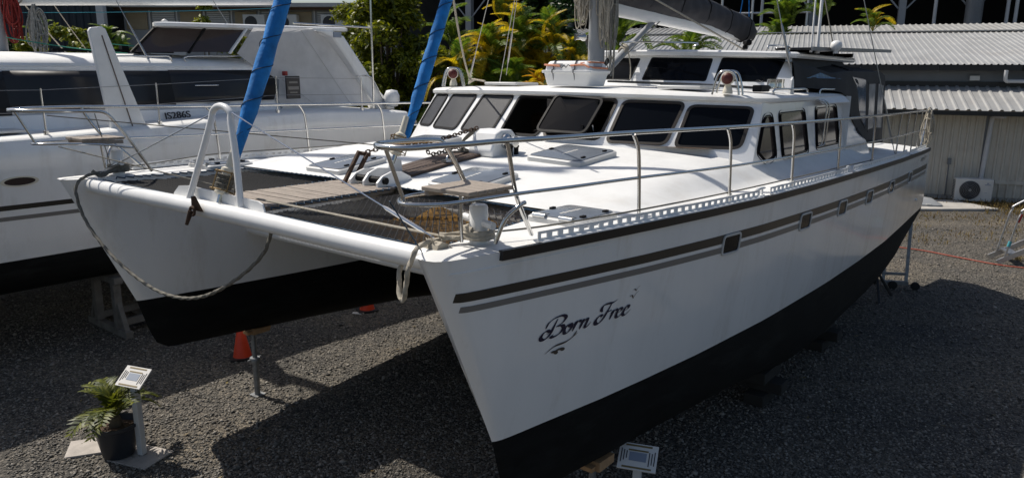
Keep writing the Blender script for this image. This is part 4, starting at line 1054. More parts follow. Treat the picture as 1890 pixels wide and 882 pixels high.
def coil(name, c, n, ln, wid, m, label, r=.009, axis=(1, 0, 0), spread=.03, parentframe=True):
    ax = Vector(axis).normalized(); mb = MB()
    for i in range(n):
        w = wid * rng.uniform(.5, 1.3); L = ln * rng.uniform(.5, 1.12); off = Vector((rng.normal(0, spread), rng.normal(0, spread), rng.normal(0, .03))); tw = rng.uniform(-1.2, 1.2); ln2 = rng.normal(0, .07)
        d = Matrix.Rotation(tw, 3, 'Z') @ ax
        pts = [Vector(c) + off + d * (w * math.sin(6.283 * k / 14) * (.45 + .55 * (k / 14 if k < 7 else 1 - k / 14) * 2)) + Vector((ln2, ln2 * .5, -1)) * (L * (1 - math.cos(6.283 * k / 14)) / 2) for k in range(14)]
        mb.tube(cr(pts, 2, close=True), r, 5, close=True)
    mb.tube([Vector(c) + Vector((0, 0, -ln * .22)) + (Vector((math.cos(a), math.sin(a), .1 * math.sin(a * 3)))) * (spread * 1.6 + .012) for a in [6.283 * k / 12 for k in range(12)]], r * 1.6, 6, close=True)
    o = mb.build(name, m, None, smooth=70)
    if parentframe: o.matrix_world = BM
    return tag(o, label, 'rope', 'hanging rope coils')
coil('rope_coil', (4.93, TC + .09, 4.80), 26, .60, .07, 'rope', 'pale rope hank on the forward face of the mast above the liferaft canister', .006, (0, 1, 0), .035)
coil('rope_coil', (5.06, TC - .12, 4.76), 26, .74, .06, 'rope', 'thick pale rope hank on the mast beside the boom vang', .0065, (1, 0, 0), .035)
coil('rope_coil', (5.26, TC - .13, 4.62), 14, 1.0, .05, 'rope_grey', 'long grey rope hank hanging down the aft side of the mast', .006, (1, 0, 0), .02)
coil('rope_coil', (11.0, -.36, 3.10), 12, .52, .11, 'rope', 'pale rope coil hung on the stern rail of the lettered hull', .009, (1, 0, 0), .03)
# ================================================================== SECOND CATAMARAN (beyond)
B2O = (2.0, 7.9, 0.0)
cat2 = empty('catamaran', b2w(2.0, 7.9, 0) * 1.0, (0, 0, HEAD)); cat2.location.z = 0
tag(cat2, 'white cruising catamaran with black wraparound windows and grey cockpit curtains, JS286S on its side', 'catamaran')
def bz(z, s): return z  # local z: ignore trim
def B2(mb, name, m, parent=None, **k): return mb.build(name, m, parent or cat2, off=B2O, **k)
C2 = 7.95
def z2e(s): return float(ipt(s, [-6, -3, 0, 1, 2, 3, 4, 5, 6.4, 7], [2.92, 2.82, 2.74, 2.76, 2.79, 2.83, 2.88, 2.89, 2.84, 2.80]))
def w2d(s): return float(ipt(s, [-6, -5.9, -5.5, -4.5, -3, -1, 1, 4, 6.4, 7.2], [0, .1, .22, .42, .60, .72, .77, .78, .72, .66]))
def w2w(s): return float(ipt(s, [-5.3, -4.5, -3, -1, 1, 4, 6.4, 7.2], [.02, .15, .32, .46, .52, .53, .45, .38]))
def z2k(s): return float(ipt(s, [-5.3, -4.5, -2, 2, 5, 6.8], [1.1, .92, .84, .80, .86, 1.15]))
W2 = 1.33
def h2(u, z):
    st_ = float(ipt(z, [.8, 1.33, 2.9], [-4.9, -5.3, -6.0])); s = st_ + u * (7.0 - st_)
    a, b = w2d(-6 + u * 13), w2w(-5.3 + u * 12.3)
    ze = z2e(s)
    if z >= W2:
        k = min(1, (z - W2) / (ze - W2)); w = b + (a - b) * k ** .8; w *= 1 - .10 * max(0, (k - .86) / .14) ** 2
    else:
        k = min(1, (W2 - z) / (W2 - z2k(s))); w = max(.015, b * (1 - k ** 2.4) ** .5)
    return s, w
U2 = [i / 44 for i in range(45)]
for tc in (C2, C2 + 4.6):
    mb = MB()
    for sg in (-1, 1): mb.grid(lambda u, j: (lambda s, w, z: (s, tc + sg * w, z))(*h2(u, z2e(-6 + 13 * u) + (W2 - z2e(-6 + 13 * u)) * j), z2e(-6 + 13 * u) + (W2 - z2e(-6 + 13 * u)) * j), U2, [i / 12 for i in range(13)])
    rg = [(*h2(1, 2.80 + (W2 - 2.80) * i / 8), 2.80 + (W2 - 2.80) * i / 8) for i in range(9)]
    mb.grid(lambda i, k: (rg[i][0], tc + k * rg[i][1], rg[i][2]), list(range(9)), [-1, 1])
    hh = B2(mb, 'hull', 'gelcoat', smooth=50)
    mb = MB()
    for sg in (-1, 1):
        def fb(u, j):
            s0 = -5.3 + 12.3 * u; z = W2 + (z2k(s0) - W2) * j; s, w = h2(u, z); return (s, tc + sg * w, z)
        mb.grid(fb, U2, [0, .2, .45, .7, .9, 1])
    B2(mb, 'antifouling', 'antifoul', hh, smooth=50)
def h2t(s, z):
    st_ = float(ipt(z, [.8, 1.33, 2.9], [-4.9, -5.3, -6.0])); return C2 - h2(max(0, (s - st_) / (7.0 - st_)), z)[1]
def strip2(name, m, s0, s1, za, zb, off=.003, n=40):
    mb = MB(); mb.loft([[(s, h2t(s, z) + d, z) for z, d in ((za(s), .01), (za(s), -off), (zb(s), -off), (zb(s), .01))] for s in [s0 + (s1 - s0) * i / n for i in range(n + 1)]])
    return B2(mb, name, m)
strip2('dark_stripe', 'stripe_dark', -5, 6.8, lambda s: 2.015 - .03 * s * .3, lambda s: 1.955 - .03 * s * .3)
strip2('grey_stripe', 'stripe_grey', -5, 6.8, lambda s: 1.88 - .012 * s, lambda s: 1.83 - .012 * s)
strip2('boot_top', 'whitepaint', -5, 6.8, lambda s: W2 + .02, lambda s: W2 - .012)
# oval port
f2 = lambda s, z: (s, h2t(s, z), z)
ov = [(.66 + .20 * math.cos(a), 2.285 + .062 * math.sin(a)) for a in [6.283 * k / 24 for k in range(24)]]
mb = MB(); ovi = [(.66 + .165 * math.cos(a), 2.285 + .046 * math.sin(a)) for a in [6.283 * k / 24 for k in range(24)]]
mb.loft([[(s, h2t(s, z) + .01, z) for s, z in ov], [(s, h2t(s, z) - .012, z) for s, z in ov], [(s, h2t(s, z) - .012, z) for s, z in ovi], [(s, h2t(s, z) + .01, z) for s, z in ovi]], False, False); p = B2(mb, 'oval_port', 'cream', smooth=50)
mb = MB(); mb.add([(s, h2t(s, z) - .004, z) for s, z in ovi], [tuple(range(24))]); B2(mb, 'pane', 'glass_brown', p)
# decks: side deck with rolled edge, coach sides, bridge deck
mb = MB()
def d2(s, k):
    e = h2t(s, z2e(s)); pts = [(e, 0), (e + .02, .018), (e + .06, .03), (e + .3, .045), (8.35, .05), (10.2, .06), (12.3, .05), (13.3, .0)]
    i = int(k); return (s, pts[i][0], z2e(s) + pts[i][1])
mb.grid(d2, [-6 + .2 * i for i in range(66)], list(range(8)))
B2(mb, 'deck', 'deckpaint', smooth=50)
mb = MB(); mb.box((1, 10.25, 2.2), (11, 3.6, .7)); B2(mb, 'bridge_deck', 'whitepaint', bevel=.05)
# coach house: lower white coaming, black window band, rounded roof
def side2(z): return float(ipt(z, [2.7, 3.0, 3.5, 3.6], [7.86, 7.93, 8.06, 8.12]))
def front2(z, t):   # forward extent of the coach house
    return float(ipt(z, [2.7, 3.0, 3.5, 3.62], [-1.0, -.85, -.3, -.15])) + .55 * (abs(t - 10.25) / 2.3) ** 2.5 * 1.2
def ring2(z, o=0., aft=4.75):
    sd = side2(z) - o; N = 22
    pts = [(aft, sd, z)] + [(s, sd, z) for s in (3.8, 3, 2.0, .9)]
    # rounded front corner then across the front to the other side
    fr = []
    for i in range(N + 1):
        a = math.pi * i / N; t = 10.25 - math.copysign(abs(math.cos(a)) ** .55, math.cos(a)) * (10.25 - sd); s = -.1 - (-.1 - float(ipt(z, [2.7, 3.0, 3.5, 3.62], [-2.6, -2.45, -1.7, -1.5])) + o) * math.sin(a) ** .7
        fr.append((s, t, z))
    pts += fr + [(s, 20.5 - sd, z) for s in (.9, 3, aft)]
    return pts
mb = MB(); mb.loft([ring2(2.6), ring2(2.98), ring2(3.0, -.0), ring2(3.02, -.03), ring2(3.5, -.05), ring2(3.56, .0), ring2(3.585, .01), ring2(3.62, -.04)], False, False)
zr = [ring2(3.62, -.04)]
B2(mb, 'coach_house', 'gelcoat', smooth=35)
mb = MB()
base = ring2(3.61, .015)
def rshr(k, z): return [(2.4 + (p[0] - 2.4) * k, 10.25 + (p[1] - 10.25) * k, z) for p in base]
mb.loft([rshr(.995, 3.585), rshr(1, 3.60), rshr(.99, 3.64), rshr(.93, 3.70), rshr(.8, 3.74), rshr(.5, 3.785), rshr(.2, 3.80)], True, True)
B2(mb, 'coach_roof', 'deckpaint', smooth=50)
# black band as separate panels
def bandp(z, o): return ring2(z, o)
for (i0, i1, zb0, zt0, m_) in ((0, 2, 3.09, 3.55, 'rubber'), (2, 4, 3.05, 3.54, 'rubber'), (4, 6, 3.01, 3.53, 'rubber'), (6, 10, 2.985, 3.52, 'glass_brown'), (10, 16, 2.98, 3.52, 'glass_brown'), (16, 22, 2.98, 3.52, 'glass_brown')):
    mb = MB()
    zs = [zb0 + (zt0 - zb0) * k / 5 for k in range(6)]
    R = [ring2(z, .008)[i0:i1 + 1] for z in zs]
    if i0 == 0:
        for k, r in enumerate(R): 
            cut = [.12, .06, .0, .0, .05, .22][k]; r[0] = (r[0][0] - cut, r[0][1], r[0][2])
    vs = [p for r in R for p in r]; w = i1 - i0 + 1
    mb.add(vs, [(a * w + b, a * w + b + 1, (a + 1) * w + b + 1, (a + 1) * w + b) for a in range(5) for b in range(w - 1)])
    o = B2(mb, 'window_panel', m_, smooth=50); md = o.modifiers.new('t', 'SOLIDIFY'); md.thickness = .006; md.offset = 0
for s, z, L in ((3.35, 3.33, .36), (3.5, 3.06, .32)):
    mb = MB(); mb.tube(cr([(s, side2(z) - .01, z), (s + .02, side2(z) - .04, z), (s + L - .02, side2(z) - .04, z), (s + L, side2(z) - .01, z)], 4), .010, 8); B2(mb, 'window_handle', 'steel', smooth=60)
# registration letters
def text_mesh(txt, size, name, m, mat4, parent, ext=.002, sx=1., bold=0.):
    cu = bpy.data.curves.new(name, 'FONT'); cu.body = txt; cu.size = size; cu.extrude = ext; cu.offset = bold
    to = bpy.data.objects.new('tmp', cu); COL.objects.link(to); dg = bpy.context.evaluated_depsgraph_get(); me = bpy.data.meshes.new_from_object(to.evaluated_get(dg)); bpy.data.objects.remove(to)
    me.transform(mat4 @ Matrix.Scale(sx, 4, (1, 0, 0))); me.materials.clear(); me.materials.append(M[m]); o = bpy.data.objects.new(name, me); COL.objects.link(o); o.parent = parent; return o
R4 = Matrix(((1, 0, 0, 0), (0, 0, -1, 0), (0, 1, 0, 0), (0, 0, 0, 1)))
for _dx in (0, .008):
    text_mesh('JS286S', .135, 'registration_mark', 'ink', Matrix.Translation((2.78 + _dx - B2O[0], 7.868 - _dx * .1 - B2O[1], 2.872)) @ Matrix.Rotation(rad(-15), 4, 'X') @ Matrix.Rotation(rad(-2), 4, 'Y') @ R4, cat2, sx=1.08, bold=.0)
# dagger board standing in its trunk
mb = MB(); fo = [(1.86, 2.74), (2.34, 2.74), (1.92, 4.06), (1.88, 4.09), (1.74, 4.07), (1.715, 4.03)]
mb.prism([(s, 7.46, z) for s, z in fo], (0, .07, 0)); db = B2(mb, 'daggerboard', 'whitepaint', bevel=.012)
mb = MB(); mb.bar((1.86, 7.455, 3.98), (2.13, 7.455, 2.80), .008, .018, (0, 1, 0)); B2(mb, 'board_slot', 'interior', db)
mb = MB(); mb.box((2.1, 7.5, 2.80), (.62, .17, .05)); B2(mb, 'board_trunk', 'whitepaint', bevel=.015)
# flybridge: windscreen, hardtop, curtains
mb = MB()
def fb(s0, s1, z0, z1, t0, t1): pass
scr = [(2.72, 8.55, 3.80), (4.0, 8.1, 3.82), (4.36, 8.2, 4.16), (3.15, 8.6, 4.16)]
mb.prism([scr[0], scr[1], scr[2], scr[3]], (0, .02, 0)); ws = B2(mb, 'windscreen', 'glass_brown')
mb = MB(); mb.prism([(2.70, 8.56, 3.80), (3.13, 8.61, 4.17), (4.9, 11.9, 4.17), (4.6, 11.9, 3.80)], (.02, 0, 0)); B2(mb, 'front_screen', 'mesh_screen')
for a, b in (((4.0, 8.09, 3.80), (4.38, 8.18, 4.18)), ((2.72, 8.54, 3.80), (3.15, 8.59, 4.18)), ((3.45, 8.29, 3.80), (3.80, 8.39, 4.17))):
    mb = MB(); mb.bar(a, b, .035, .03); B2(mb, 'screen_pillar', 'whitepaint' if a[0] > 3.9 else 'frame_black')
mb = MB()
def ht(k, z): 
    P = [(p.x, p.y, z) for p in rquad([(2.9, 8.25), (6.45, 8.05), (6.45, 12.4), (5.1, 12.1)], .35, 6)]
    return [(5.2 + (p[0] - 5.2) * k, 10.25 + (p[1] - 10.25) * k, z + .05 * (p[0] - 2.9) / 3.5 - .02) for p in P]
mb.loft([ht(.98, 4.175), ht(1, 4.19), ht(1, 4.235), ht(.985, 4.25), ht(.6, 4.275)]); B2(mb, 'hardtop', 'gelcoat', smooth=40)
mb = MB(); cp = [(4.12, 3.80), (4.45, 4.20), (5.55, 4.24), (5.85, 4.05), (6.75, 2.93), (5.2, 2.93), (4.75, 3.0), (4.8, 3.4), (4.4, 3.6)]
def curt(s, z): return 7.98 + .02 * math.sin(s * 3.3) + .10 * (z - 2.9) / 1.3
hl2 = [(Vector((a, b))) for a, b in cp]
co = list(hl2); ed = [(i, (i + 1) % len(co)) for i in range(len(co))]
for i in range(24):
    for j in range(14):
        p = (4.1 + 2.7 * i / 23, 2.93 + 1.3 * j / 13)
        if inpoly(p, [(v.x, v.y) for v in hl2]): co.append(Vector(p))
V, E_, F_, *_ = delaunay_2d_cdt(co, ed, [], 1, 1e-5)
mb = MB(); mb.add([(p.x, curt(p.x, p.y) + .012 * math.sin(p.x * 8 + p.y * 5), p.y) for p in V], [tuple(f) for f in F_]); B2(mb, 'cockpit_curtain', 'canvas_grey', smooth=60)
for a, b in (((5.3, 4.2), (6.25, 2.95)), ((4.85, 3.4), (5.45, 2.97))):
    mb = MB(); mb.tube([(a[0] + (b[0] - a[0]) * k / 8, curt(a[0] + (b[0] - a[0]) * k / 8, a[1] + (b[1] - a[1]) * k / 8) - .012, a[1] + (b[1] - a[1]) * k / 8) for k in range(9)], .006, 5); B2(mb, 'curtain_seam', 'lid_rim')
# white arch at the aft end
mb = MB(); rg = []
for s, z, w in ((5.55, 4.20, .28), (5.85, 4.1, .26), (6.2, 3.7, .24), (6.6, 3.15, .30), (6.85, 2.82, .42)):
    rg.append([(s, 7.93, z), (s + w, 7.93, z + .02), (s + w, 8.2, z + .02), (s, 8.2, z)])
mb.loft(rg); B2(mb, 'aft_arch', 'gelcoat', bevel=.03, smooth=50)
mb = MB(); mb.box((5.95, 7.92, 4.14), (.16, .02, .09)); mb.box((6.95, 7.9, 2.98), (.06, .04, .12)); B2(mb, 'arch_light', 'ink_blue')
mb = MB(); mb.tube(cr([(6.35, 7.95, 3.45), (6.6, 7.92, 3.45), (6.72, 7.9, 3.35), (6.9, 7.9, 3.05), (7.0, 7.9, 2.85)], 5), .014, 8); B2(mb, 'arch_handrail', 'steel', smooth=60)
# lifebuoy, stern
mb = MB(); mb.lathe([(.0, -.16), (.10, -.14), (.14, -.05), (.14, .05), (.10, .14), (0, .16)], (7.0, 7.75, 3.05), 18, (0, 0, 1), cap=False); B2(mb, 'fender', 'whitepaint', smooth=70)
# stanchions and lifelines
SL = [-3.2, -1.4, 1.05, 2.45, 4.3, 6.0]
tops = []
for s in SL:
    e = h2t(s, z2e(s)) + .12; mb = MB(); mb.tube([(s, e, z2e(s)), (s, e, z2e(s) + .58)], .011, 8); mb.lathe([(.03, 0), (.03, .05), (.02, .06)], (s, e, z2e(s) + .03), 10); B2(mb, 'stanchion', 'steel'); tops.append((s, e, z2e(s)))
for h in (.56, .30):
    mb = MB(); mb.tube([(s, e, z + h) for s, e, z in tops], .004, 6); B2(mb, 'lifeline', 'wire')
# coach roof grab rails
for p in ([(2.25, 8.2, 3.66), (2.28, 8.2, 3.73), (2.9, 8.2, 3.745), (3.1, 8.2, 3.74), (3.13, 8.2, 3.66)], [(3.35, 8.2, 3.67), (3.38, 8.2, 3.745), (4.1, 8.2, 3.76), (4.3, 8.2, 3.76), (4.32, 8.2, 3.67)]):
    mb = MB(); mb.tube(cr(p, 4), .012, 8); B2(mb, 'grab_rail', 'steel', smooth=60)
# deck hatch on the fore part, sail track, blocks
mb = MB(); mb.box((.55, 7.75, 2.84), (.7, .42, .035)); B2(mb, 'deck_hatch', 'lid_rim', bevel=.012)
mb = MB(); mb.box((2.9, 9.4, 3.83), (1.8, .05, .04)); mb.box((3.0, 9.35, 3.87), (.1, .1, .09)); B2(mb, 'traveller_track', 'frame_black')
# rigging screw and stay up the side
mb = MB(); a = Vector((2.86, 8.3, 3.66)); b = Vector((1.9, 10.0, 7.5)); mb.tube([a, a.lerp(b, .04), a.lerp(b, .14), a.lerp(b, .15), b], [.02, .016, .010, .005, .005], 8); B2(mb, 'shroud', 'wire')
mb = MB(); a = Vector((4.75, 7.9, 2.95)); b = Vector((2.2, 10.2, 9)); mb.tube([a, a.lerp(b, .03), a.lerp(b, .09), a.lerp(b, .095), b], [.016, .016, .016, .005, .005], 8); B2(mb, 'shroud', 'wire')
mb = MB(); mb.box((4.92, 7.82, 3.28), (.26, .03, .36)); sg_ = B2(mb, 'sale_board', 'ink', bevel=.005)
mb = MB(); mb.box((4.92, 7.803, 3.36), (.16, .004, .03)); mb.box((4.92, 7.803, 3.27), (.2, .004, .05)); mb.box((4.92, 7.803, 3.2), (.14, .004, .02)); B2(mb, 'board_print', 'stripe_grey', sg_)
mb = MB(); mb.box((4.86, 7.93, 3.5), (.06, .08, .07)); B2(mb, 'side_light', 'redpaint', bevel=.01)
mb = MB(); mb.tube([(4.95, 9.3, 4.25), (4.95, 9.3, 4.3)], .012, 6); mb.lathe([(.05, 0), (.05, .02), (.0, .05)], (3.6, 9.2, 4.28), 12, cap=False); mb.box((3.6, 9.2, 4.26), (.03, .03, .05)); B2(mb, 'roof_aerial', 'lid_rim')
mb = MB(); mb.tube([(6.6, 7.8, 2.8), (6.62, 7.8, 5.6)], .018, 8); mb.tube([(6.62, 7.8, 4.28), (5.2, 8.1, 4.3)], .016, 8); B2(mb, 'davit_post', 'steel')
# mast and boom
mb = MB(); mb.tube([(1.62, 10.2, 3.6), (1.62, 10.2, 15)], .10, 16); B2(mb, 'mast', 'greylight', smooth=60)
mb = MB(); mb.loft([[(s, 10.2 + .09 * math.cos(a), 4.52 + .065 * (s - 1.7) + .07 * math.sin(a)) for a in [6.283 * k / 14 for k in range(14)]] for s in (1.7, 3, 4.5, 6.0, 6.3)]); B2(mb, 'boom', 'whitepaint', smooth=60)
mb = MB(); mb.loft([[(s, 10.2 + .12 * math.cos(a), 4.80 + .065 * (s - 1.7) + .2 * math.sin(a)) for a in [6.283 * k / 14 for k in range(14)]] for s in (1.75, 3, 4.5, 6.2)]); B2(mb, 'sail_bag', 'canvas_dark', smooth=60)
for a, b, m_, r in (((1.7, 10.1, 4.35), (6.2, 9.9, 4.68), 'rope_cyan', .006), ((1.65, 10.0, 4.0), (2.6, 8.4, 3.78), 'rope_green', .008), ((2.7, 9.2, 3.93), (4.6, 8.9, 3.86), 'rope_green', .008), ((1.9, 10.6, 4.9), (2.75, 10.8, 3.8), 'rope', .010), ((2.5, 10.9, 4.9), (3.1, 10.8, 3.8), 'rope', .008)):
    mb = MB(); A_, B_ = Vector(a), Vector(b); mb.tube([A_.lerp(B_, k / 6) - Vector((0, 0, .1 * (k / 6) * (1 - k / 6))) for k in range(7)], r, 6); B2(mb, 'running_line', m_)
def coil2(c, n, ln, wid, m, label, r=.012):
    o = coil('rope_coil', (0, 0, 0), n, ln, wid, m, label, r, (1, 0, 0), .03, False)
    o.matrix_world = Matrix.Translation(b2w(*c) + Vector((0, 0, TAU * c[0]))) @ Matrix.Rotation(HEAD, 4, 'Z')
coil2((1.72, 10.06, 4.62), 14, .62, .10, 'rope_red', 'red rope coil hung on the mast of the black-windowed catamaran')
coil2((2.0, 9.98, 4.42), 14, .72, .10, 'rope_grey', 'grey rope coil hung by the mast of the black-windowed catamaran')
coil2((1.78, 10.02, 4.95), 8, .4, .10, 'rope', 'short pale rope hank high on the mast of the black-windowed catamaran')
# ================================================================== YARD OBJECTS
def sign_stand(x, y, h, yaw, label, lit):
    r = empty('sign_stand', (x, y, 0), (0, 0, yaw))
    mb = MB(); mb.box((0, -.02, .008), (.46, .36, .014)); mb.build('base_plate', 'plate', r, bevel=.003)
    mb = MB(); mb.box((0, 0, h / 2 + .01), (.062, .062, h - .02)); mb.build('post', 'lid_rim', r, bevel=.006)
    R = Matrix.Rotation(rad(52), 3, 'X') @ Matrix.Identity(3); R = Matrix.Rotation(rad(38), 3, 'X')
    c = Vector((0, -.0, h + .035)); 
    def bx(name, u, v, w, hh, m, dz, th=.004, p=None):
        mb = MB(); mb.box(c + R @ Vector((u, v, dz)), (w, hh, th), R=R); return mb.build(name, m, p or r)
    pl = bx('placard', 0, 0, .29, .21, 'paper', 0, .014)
    bx('print', 0, .088, .20, .014, 'ink_gold', .0085, .002, pl); bx('print', 0, -.088, .22, .014, 'ink_gold', .0085, .002, pl)
    bx('print', 0, .05, .15, .012, 'ink_gold', .0085, .002, pl); bx('print', 0, .0, .13, .07, 'ink_blue', .0085, .002, pl)
    for i in range(3):
        bx('print', -.125 + .02 * i, .005 * i, .007, .11 - .025 * i, 'ink', .0085, .002, pl); bx('print', .125 - .02 * i, -.005 * i, .007, .11 - .02 * (i % 2), 'ink', .0085, .002, pl)
    tag(r, label, 'sign'); return r
sign_stand(-3.50, 6.50, .76, rad(-20), 'sunlit placard on a slim post beside the potted cycad', 1)
sign_stand(.96, 5.18, .70, rad(-18), 'shaded placard on a slim post below the lettered hull', 0)

# loose base plate + raking timber by the pot
lp = empty('base_slab', (-4.02, 6.66, 0), (0, 0, rad(20)))
mb = MB(); mb.box((0, 0, .012), (.50, .34, .024)); mb.build('slab', 'plate', lp, bevel=.004)
mb = MB(); mb.bar((.0, .10, .02), (.20, .20, .34), .06, .05); mb.build('strut', 'plate', lp, bevel=.004)
tag(lp, 'loose flat pale slab with a raking strut behind the cycad pot', 'slab')

# frond generator: rachis with paired leaflets
def frond_mesh(name, L, n, leaf, wid, arch, m, droop=.5, seed=0, up=.3, fold=.25, curl=0.):
    R = random.Random(seed); mb = MB(); P = []
    for i in range(n + 1):
        f = i / n; P.append(Vector((L * (f - .12 * f * f), L * curl * f * f, L * (arch * f - (arch + droop) * f * f * .75))))
    mb.tube(P, [.012 * L * (1 - .8 * i / n) + .002 for i in range(n + 1)], 4)
    for i in range(1, n):
        f = i / n
        if f < .12: continue
        t = (P[i + 1] - P[i - 1]).normalized(); s = Vector((-t.y, t.x, 0)).normalized(); u = s.cross(t) * -1
        ll = leaf * (math.sin(math.pi * (f * .86 + .10)) ** .6) * R.uniform(.85, 1.1)
        for sg in (-1, 1):
            d = (s * sg * .86 + t * (.45 + .35 * f) + Vector((0, 0, 1)) * (up + R.uniform(-.12, .12))).normalized()
            w = t * wid * .5; b = P[i] + t * R.uniform(-.3, .3) * L / n; mid = b + d * ll * .5 + Vector((0, 0, fold * ll * .15)); tip = b + d * ll + Vector((0, 0, -fold * ll))
            o = len(mb.v); mb.v += [tuple(x) for x in (b - w * .5, b + w * .5, mid + w, mid - w, tip)]; mb.f += [(o, o + 1, o + 2, o + 3), (o + 3, o + 2, o + 4)]
    me = bpy.data.meshes.new(name); me.from_pydata(mb.v, [], mb.f); me.materials.append(M[m]); return me
# potted cycad
pot = empty('potted_cycad', (-3.72, 6.50, 0))
mb = MB(); mb.lathe([(.135, .024), (.14, .03), (.185, .30), (.205, .315), (.205, .345), (.188, .345), (.175, .28), (.17, .27)], (0, 0, 0), 28, cap=False); mb.add([(.135 * math.cos(a), .135 * math.sin(a), .026) for a in [6.283 * k / 28 for k in range(28)]], [tuple(range(28))]); pp = mb.build('pot', 'pot', pot, smooth=40)
mb = MB(); mb.lathe([(.0, .30), (.1, .305), (.178, .285)], (0, 0, 0), 20, cap=False); mb.build('soil', 'soil', pot)
mb = MB(); mb.lathe([(.05, .28), (.06, .33), (.045, .40), (.0, .42)], (0, 0, 0), 12, cap=False); mb.build('trunk', 'bark', pot)
cy = [frond_mesh('frond', .56, 15, .15, .036, .8, 'leaf_cycad', .45, i, .22, .1) for i in range(3)]
for i in range(18):
    a = i * 2.4 + random.uniform(-.2, .2); o = bpy.data.objects.new('frond', cy[i % 3]); COL.objects.link(o); o.parent = pot
    tilt = [rad(-62), rad(-42), rad(-22), rad(-4)][i % 4] + random.uniform(-.12, .12); sc_ = [.72, .9, 1.0, .92][i % 4] * random.uniform(.85, 1.1)
    o.matrix_local = Matrix.Translation((0, 0, .39)) @ Matrix.Rotation(a, 4, 'Z') @ Matrix.Rotation(tilt, 4, 'Y') @ Matrix.Scale(sc_, 4)
tag(pot, 'leafy cycad in a dark plastic pot standing on a base plate', 'potted plant')

# traffic cones
def cone(x, y, h, label):
    r = empty('traffic_cone', (x, y, 0), (0, 0, .4))
    mb = MB(); mb.loft([[(p.x, p.y, z) for p in rquad([(-.15, -.15), (.15, -.15), (.15, .15), (-.15, .15)], .05, 3)] for z in (.0, .03)]); mb.build('base', 'blackpaint', r)
    mb = MB(); mb.lathe([(.115, .03), (.11, .045), (.028, h), (.02, h + .005)], (0, 0, 0), 24); mb.build('cone_body', 'cone_orange', r, smooth=50)
    tag(r, label, 'traffic cone')
cone(-3.42, 8.98, .46, 'orange cone standing behind the slim prop of the unlettered hull'); cone(-2.20, 10.9, .40, 'orange cone beyond the black keel, only its foot showing')
mb = MB(); mb.box((-2.32, 10.75, .008), (.14, .07, .012)); tag(mb.build('paper_scrap', 'paper', None), 'small white scrap lying on the gravel before the further cone', 'paper')

# props under the hulls
def prop(s, t, top, label, grp=None):
    p = b2w(s, t, 0); r = empty('hull_prop', (p.x, p.y, 0), (0, 0, HEAD))
    zt = top
    mb = MB(); mb.lathe([(.032, .0), (.032, zt * .55), (.026, zt * .55), (.026, zt - .04)], (0, 0, 0), 14); mb.build('tube', 'galv', r, smooth=40)
    mb = MB(); mb.box((0, 0, .006), (.13, .13, .012)); mb.build('foot_plate', 'galv', r)
    mb = MB(); mb.box((0, 0, zt - .04), (.10, .10, .012)); mb.build('head_plate', 'galv', r)
    mb = MB(); mb.lathe([(.055, zt * .5), (.06, zt * .52), (.06, zt * .56), (.055, zt * .58)], (0, 0, 0), 12); mb.tube([(-.09, 0, zt * .55), (.09, .02, zt * .56)], .010, 6); mb.build('screw_collar', 'galv', r)
    mb = MB(); mb.box((.03, .0, zt - .018), (.24, .10, .034)); mb.prism([(-.05, -.09, zt - .034), (.15, -.09, zt - .034), (.19, -.07, zt + .01), (-.02, -.07, zt + .02)], (0, .16, 0)); mb.build('timber_pad', 'plywood', r)
    tag(r, label, 'prop', grp)
def wz_(s, t, z): return (b2w(s, t, z)).z
prop(1.80, T, wz_(1.8, T, zk(1.8)) + .01, 'slim galvanised prop with a plywood pad under the unlettered bow')
prop(1.72, -.02, wz_(1.72, 0, zk(1.72)) + .01, 'slim galvanised prop with a plywood pad under the lettered bow')
def blocks(s, t, label, n=2):
    p = b2w(s, t, 0); zt = wz_(s, t, zk(s)) + .012; r = empty('keel_block', (p.x, p.y, 0), (0, 0, HEAD))
    h = zt / n
    for i in range(n):
        mb = MB(); d = (.5, .22, h - .003) if i % 2 == 0 else (.22, .5, h - .003); mb.box((0, 0, h * (i + .5)), d); mb.build('timber_block', 'block_shaded', r, bevel=.008)
    tag(r, label, 'keel block')
blocks(5.3, 0, 'crossed shade-coloured timber blocks under the lettered keel, nearer the bow prop', 3); blocks(7.4, 0, 'crossed shade-coloured timber blocks under the lettered keel, nearer the tripod stand', 3)
blocks(5.3, T, 'crossed shade-coloured timber blocks under the unlettered keel, nearer the bow prop', 3); blocks(8.8, T, 'crossed shade-coloured timber blocks under the unlettered keel, nearer the stern', 3)

# timber trestles under the second boat
def trestle(s, t, zt, label):
    p = b2w(s, t, 0); r = empty('trestle', (p.x, p.y, 0), (0, 0, HEAD))
    for x in (-.30, .30):
        for y in (-.30, .30):
            mb = MB(); mb.box((x, y, zt / 2), (.10, .10, zt - .1)); mb.build('leg', 'timber', r, bevel=.006)
        mb = MB(); mb.box((x, 0, .05), (.10, 1.15, .10)); mb.build('foot_beam', 'timber', r, bevel=.006)
        for sg in (-1, 1):
            mb = MB(); mb.bar((x, sg * .52, .08), (x, sg * .34, zt * .55), .06, .05); mb.build('brace', 'timber', r)
        mb = MB(); mb.box((x, 0, zt - .045), (.12, .85, .09)); mb.build('cap_beam', 'timber', r, bevel=.006)
    for y in (-.3, .3):
        mb = MB(); mb.box((0, y, .16), (.5, .06, .09)); mb.build('tie_rail', 'timber', r)
    tag(r, label, 'trestle')
trestle(2.05, 7.95, .83, 'grey timber trestle carrying the black-windowed catamaran beside the unlettered bow'); trestle(-3.0, 7.95, .85, 'grey timber trestle carrying the bow of the black-windowed catamaran'); trestle(5.2, 12.55, .87, 'grey timber trestle under the hull of the black-windowed catamaran furthest from the lettered boat')
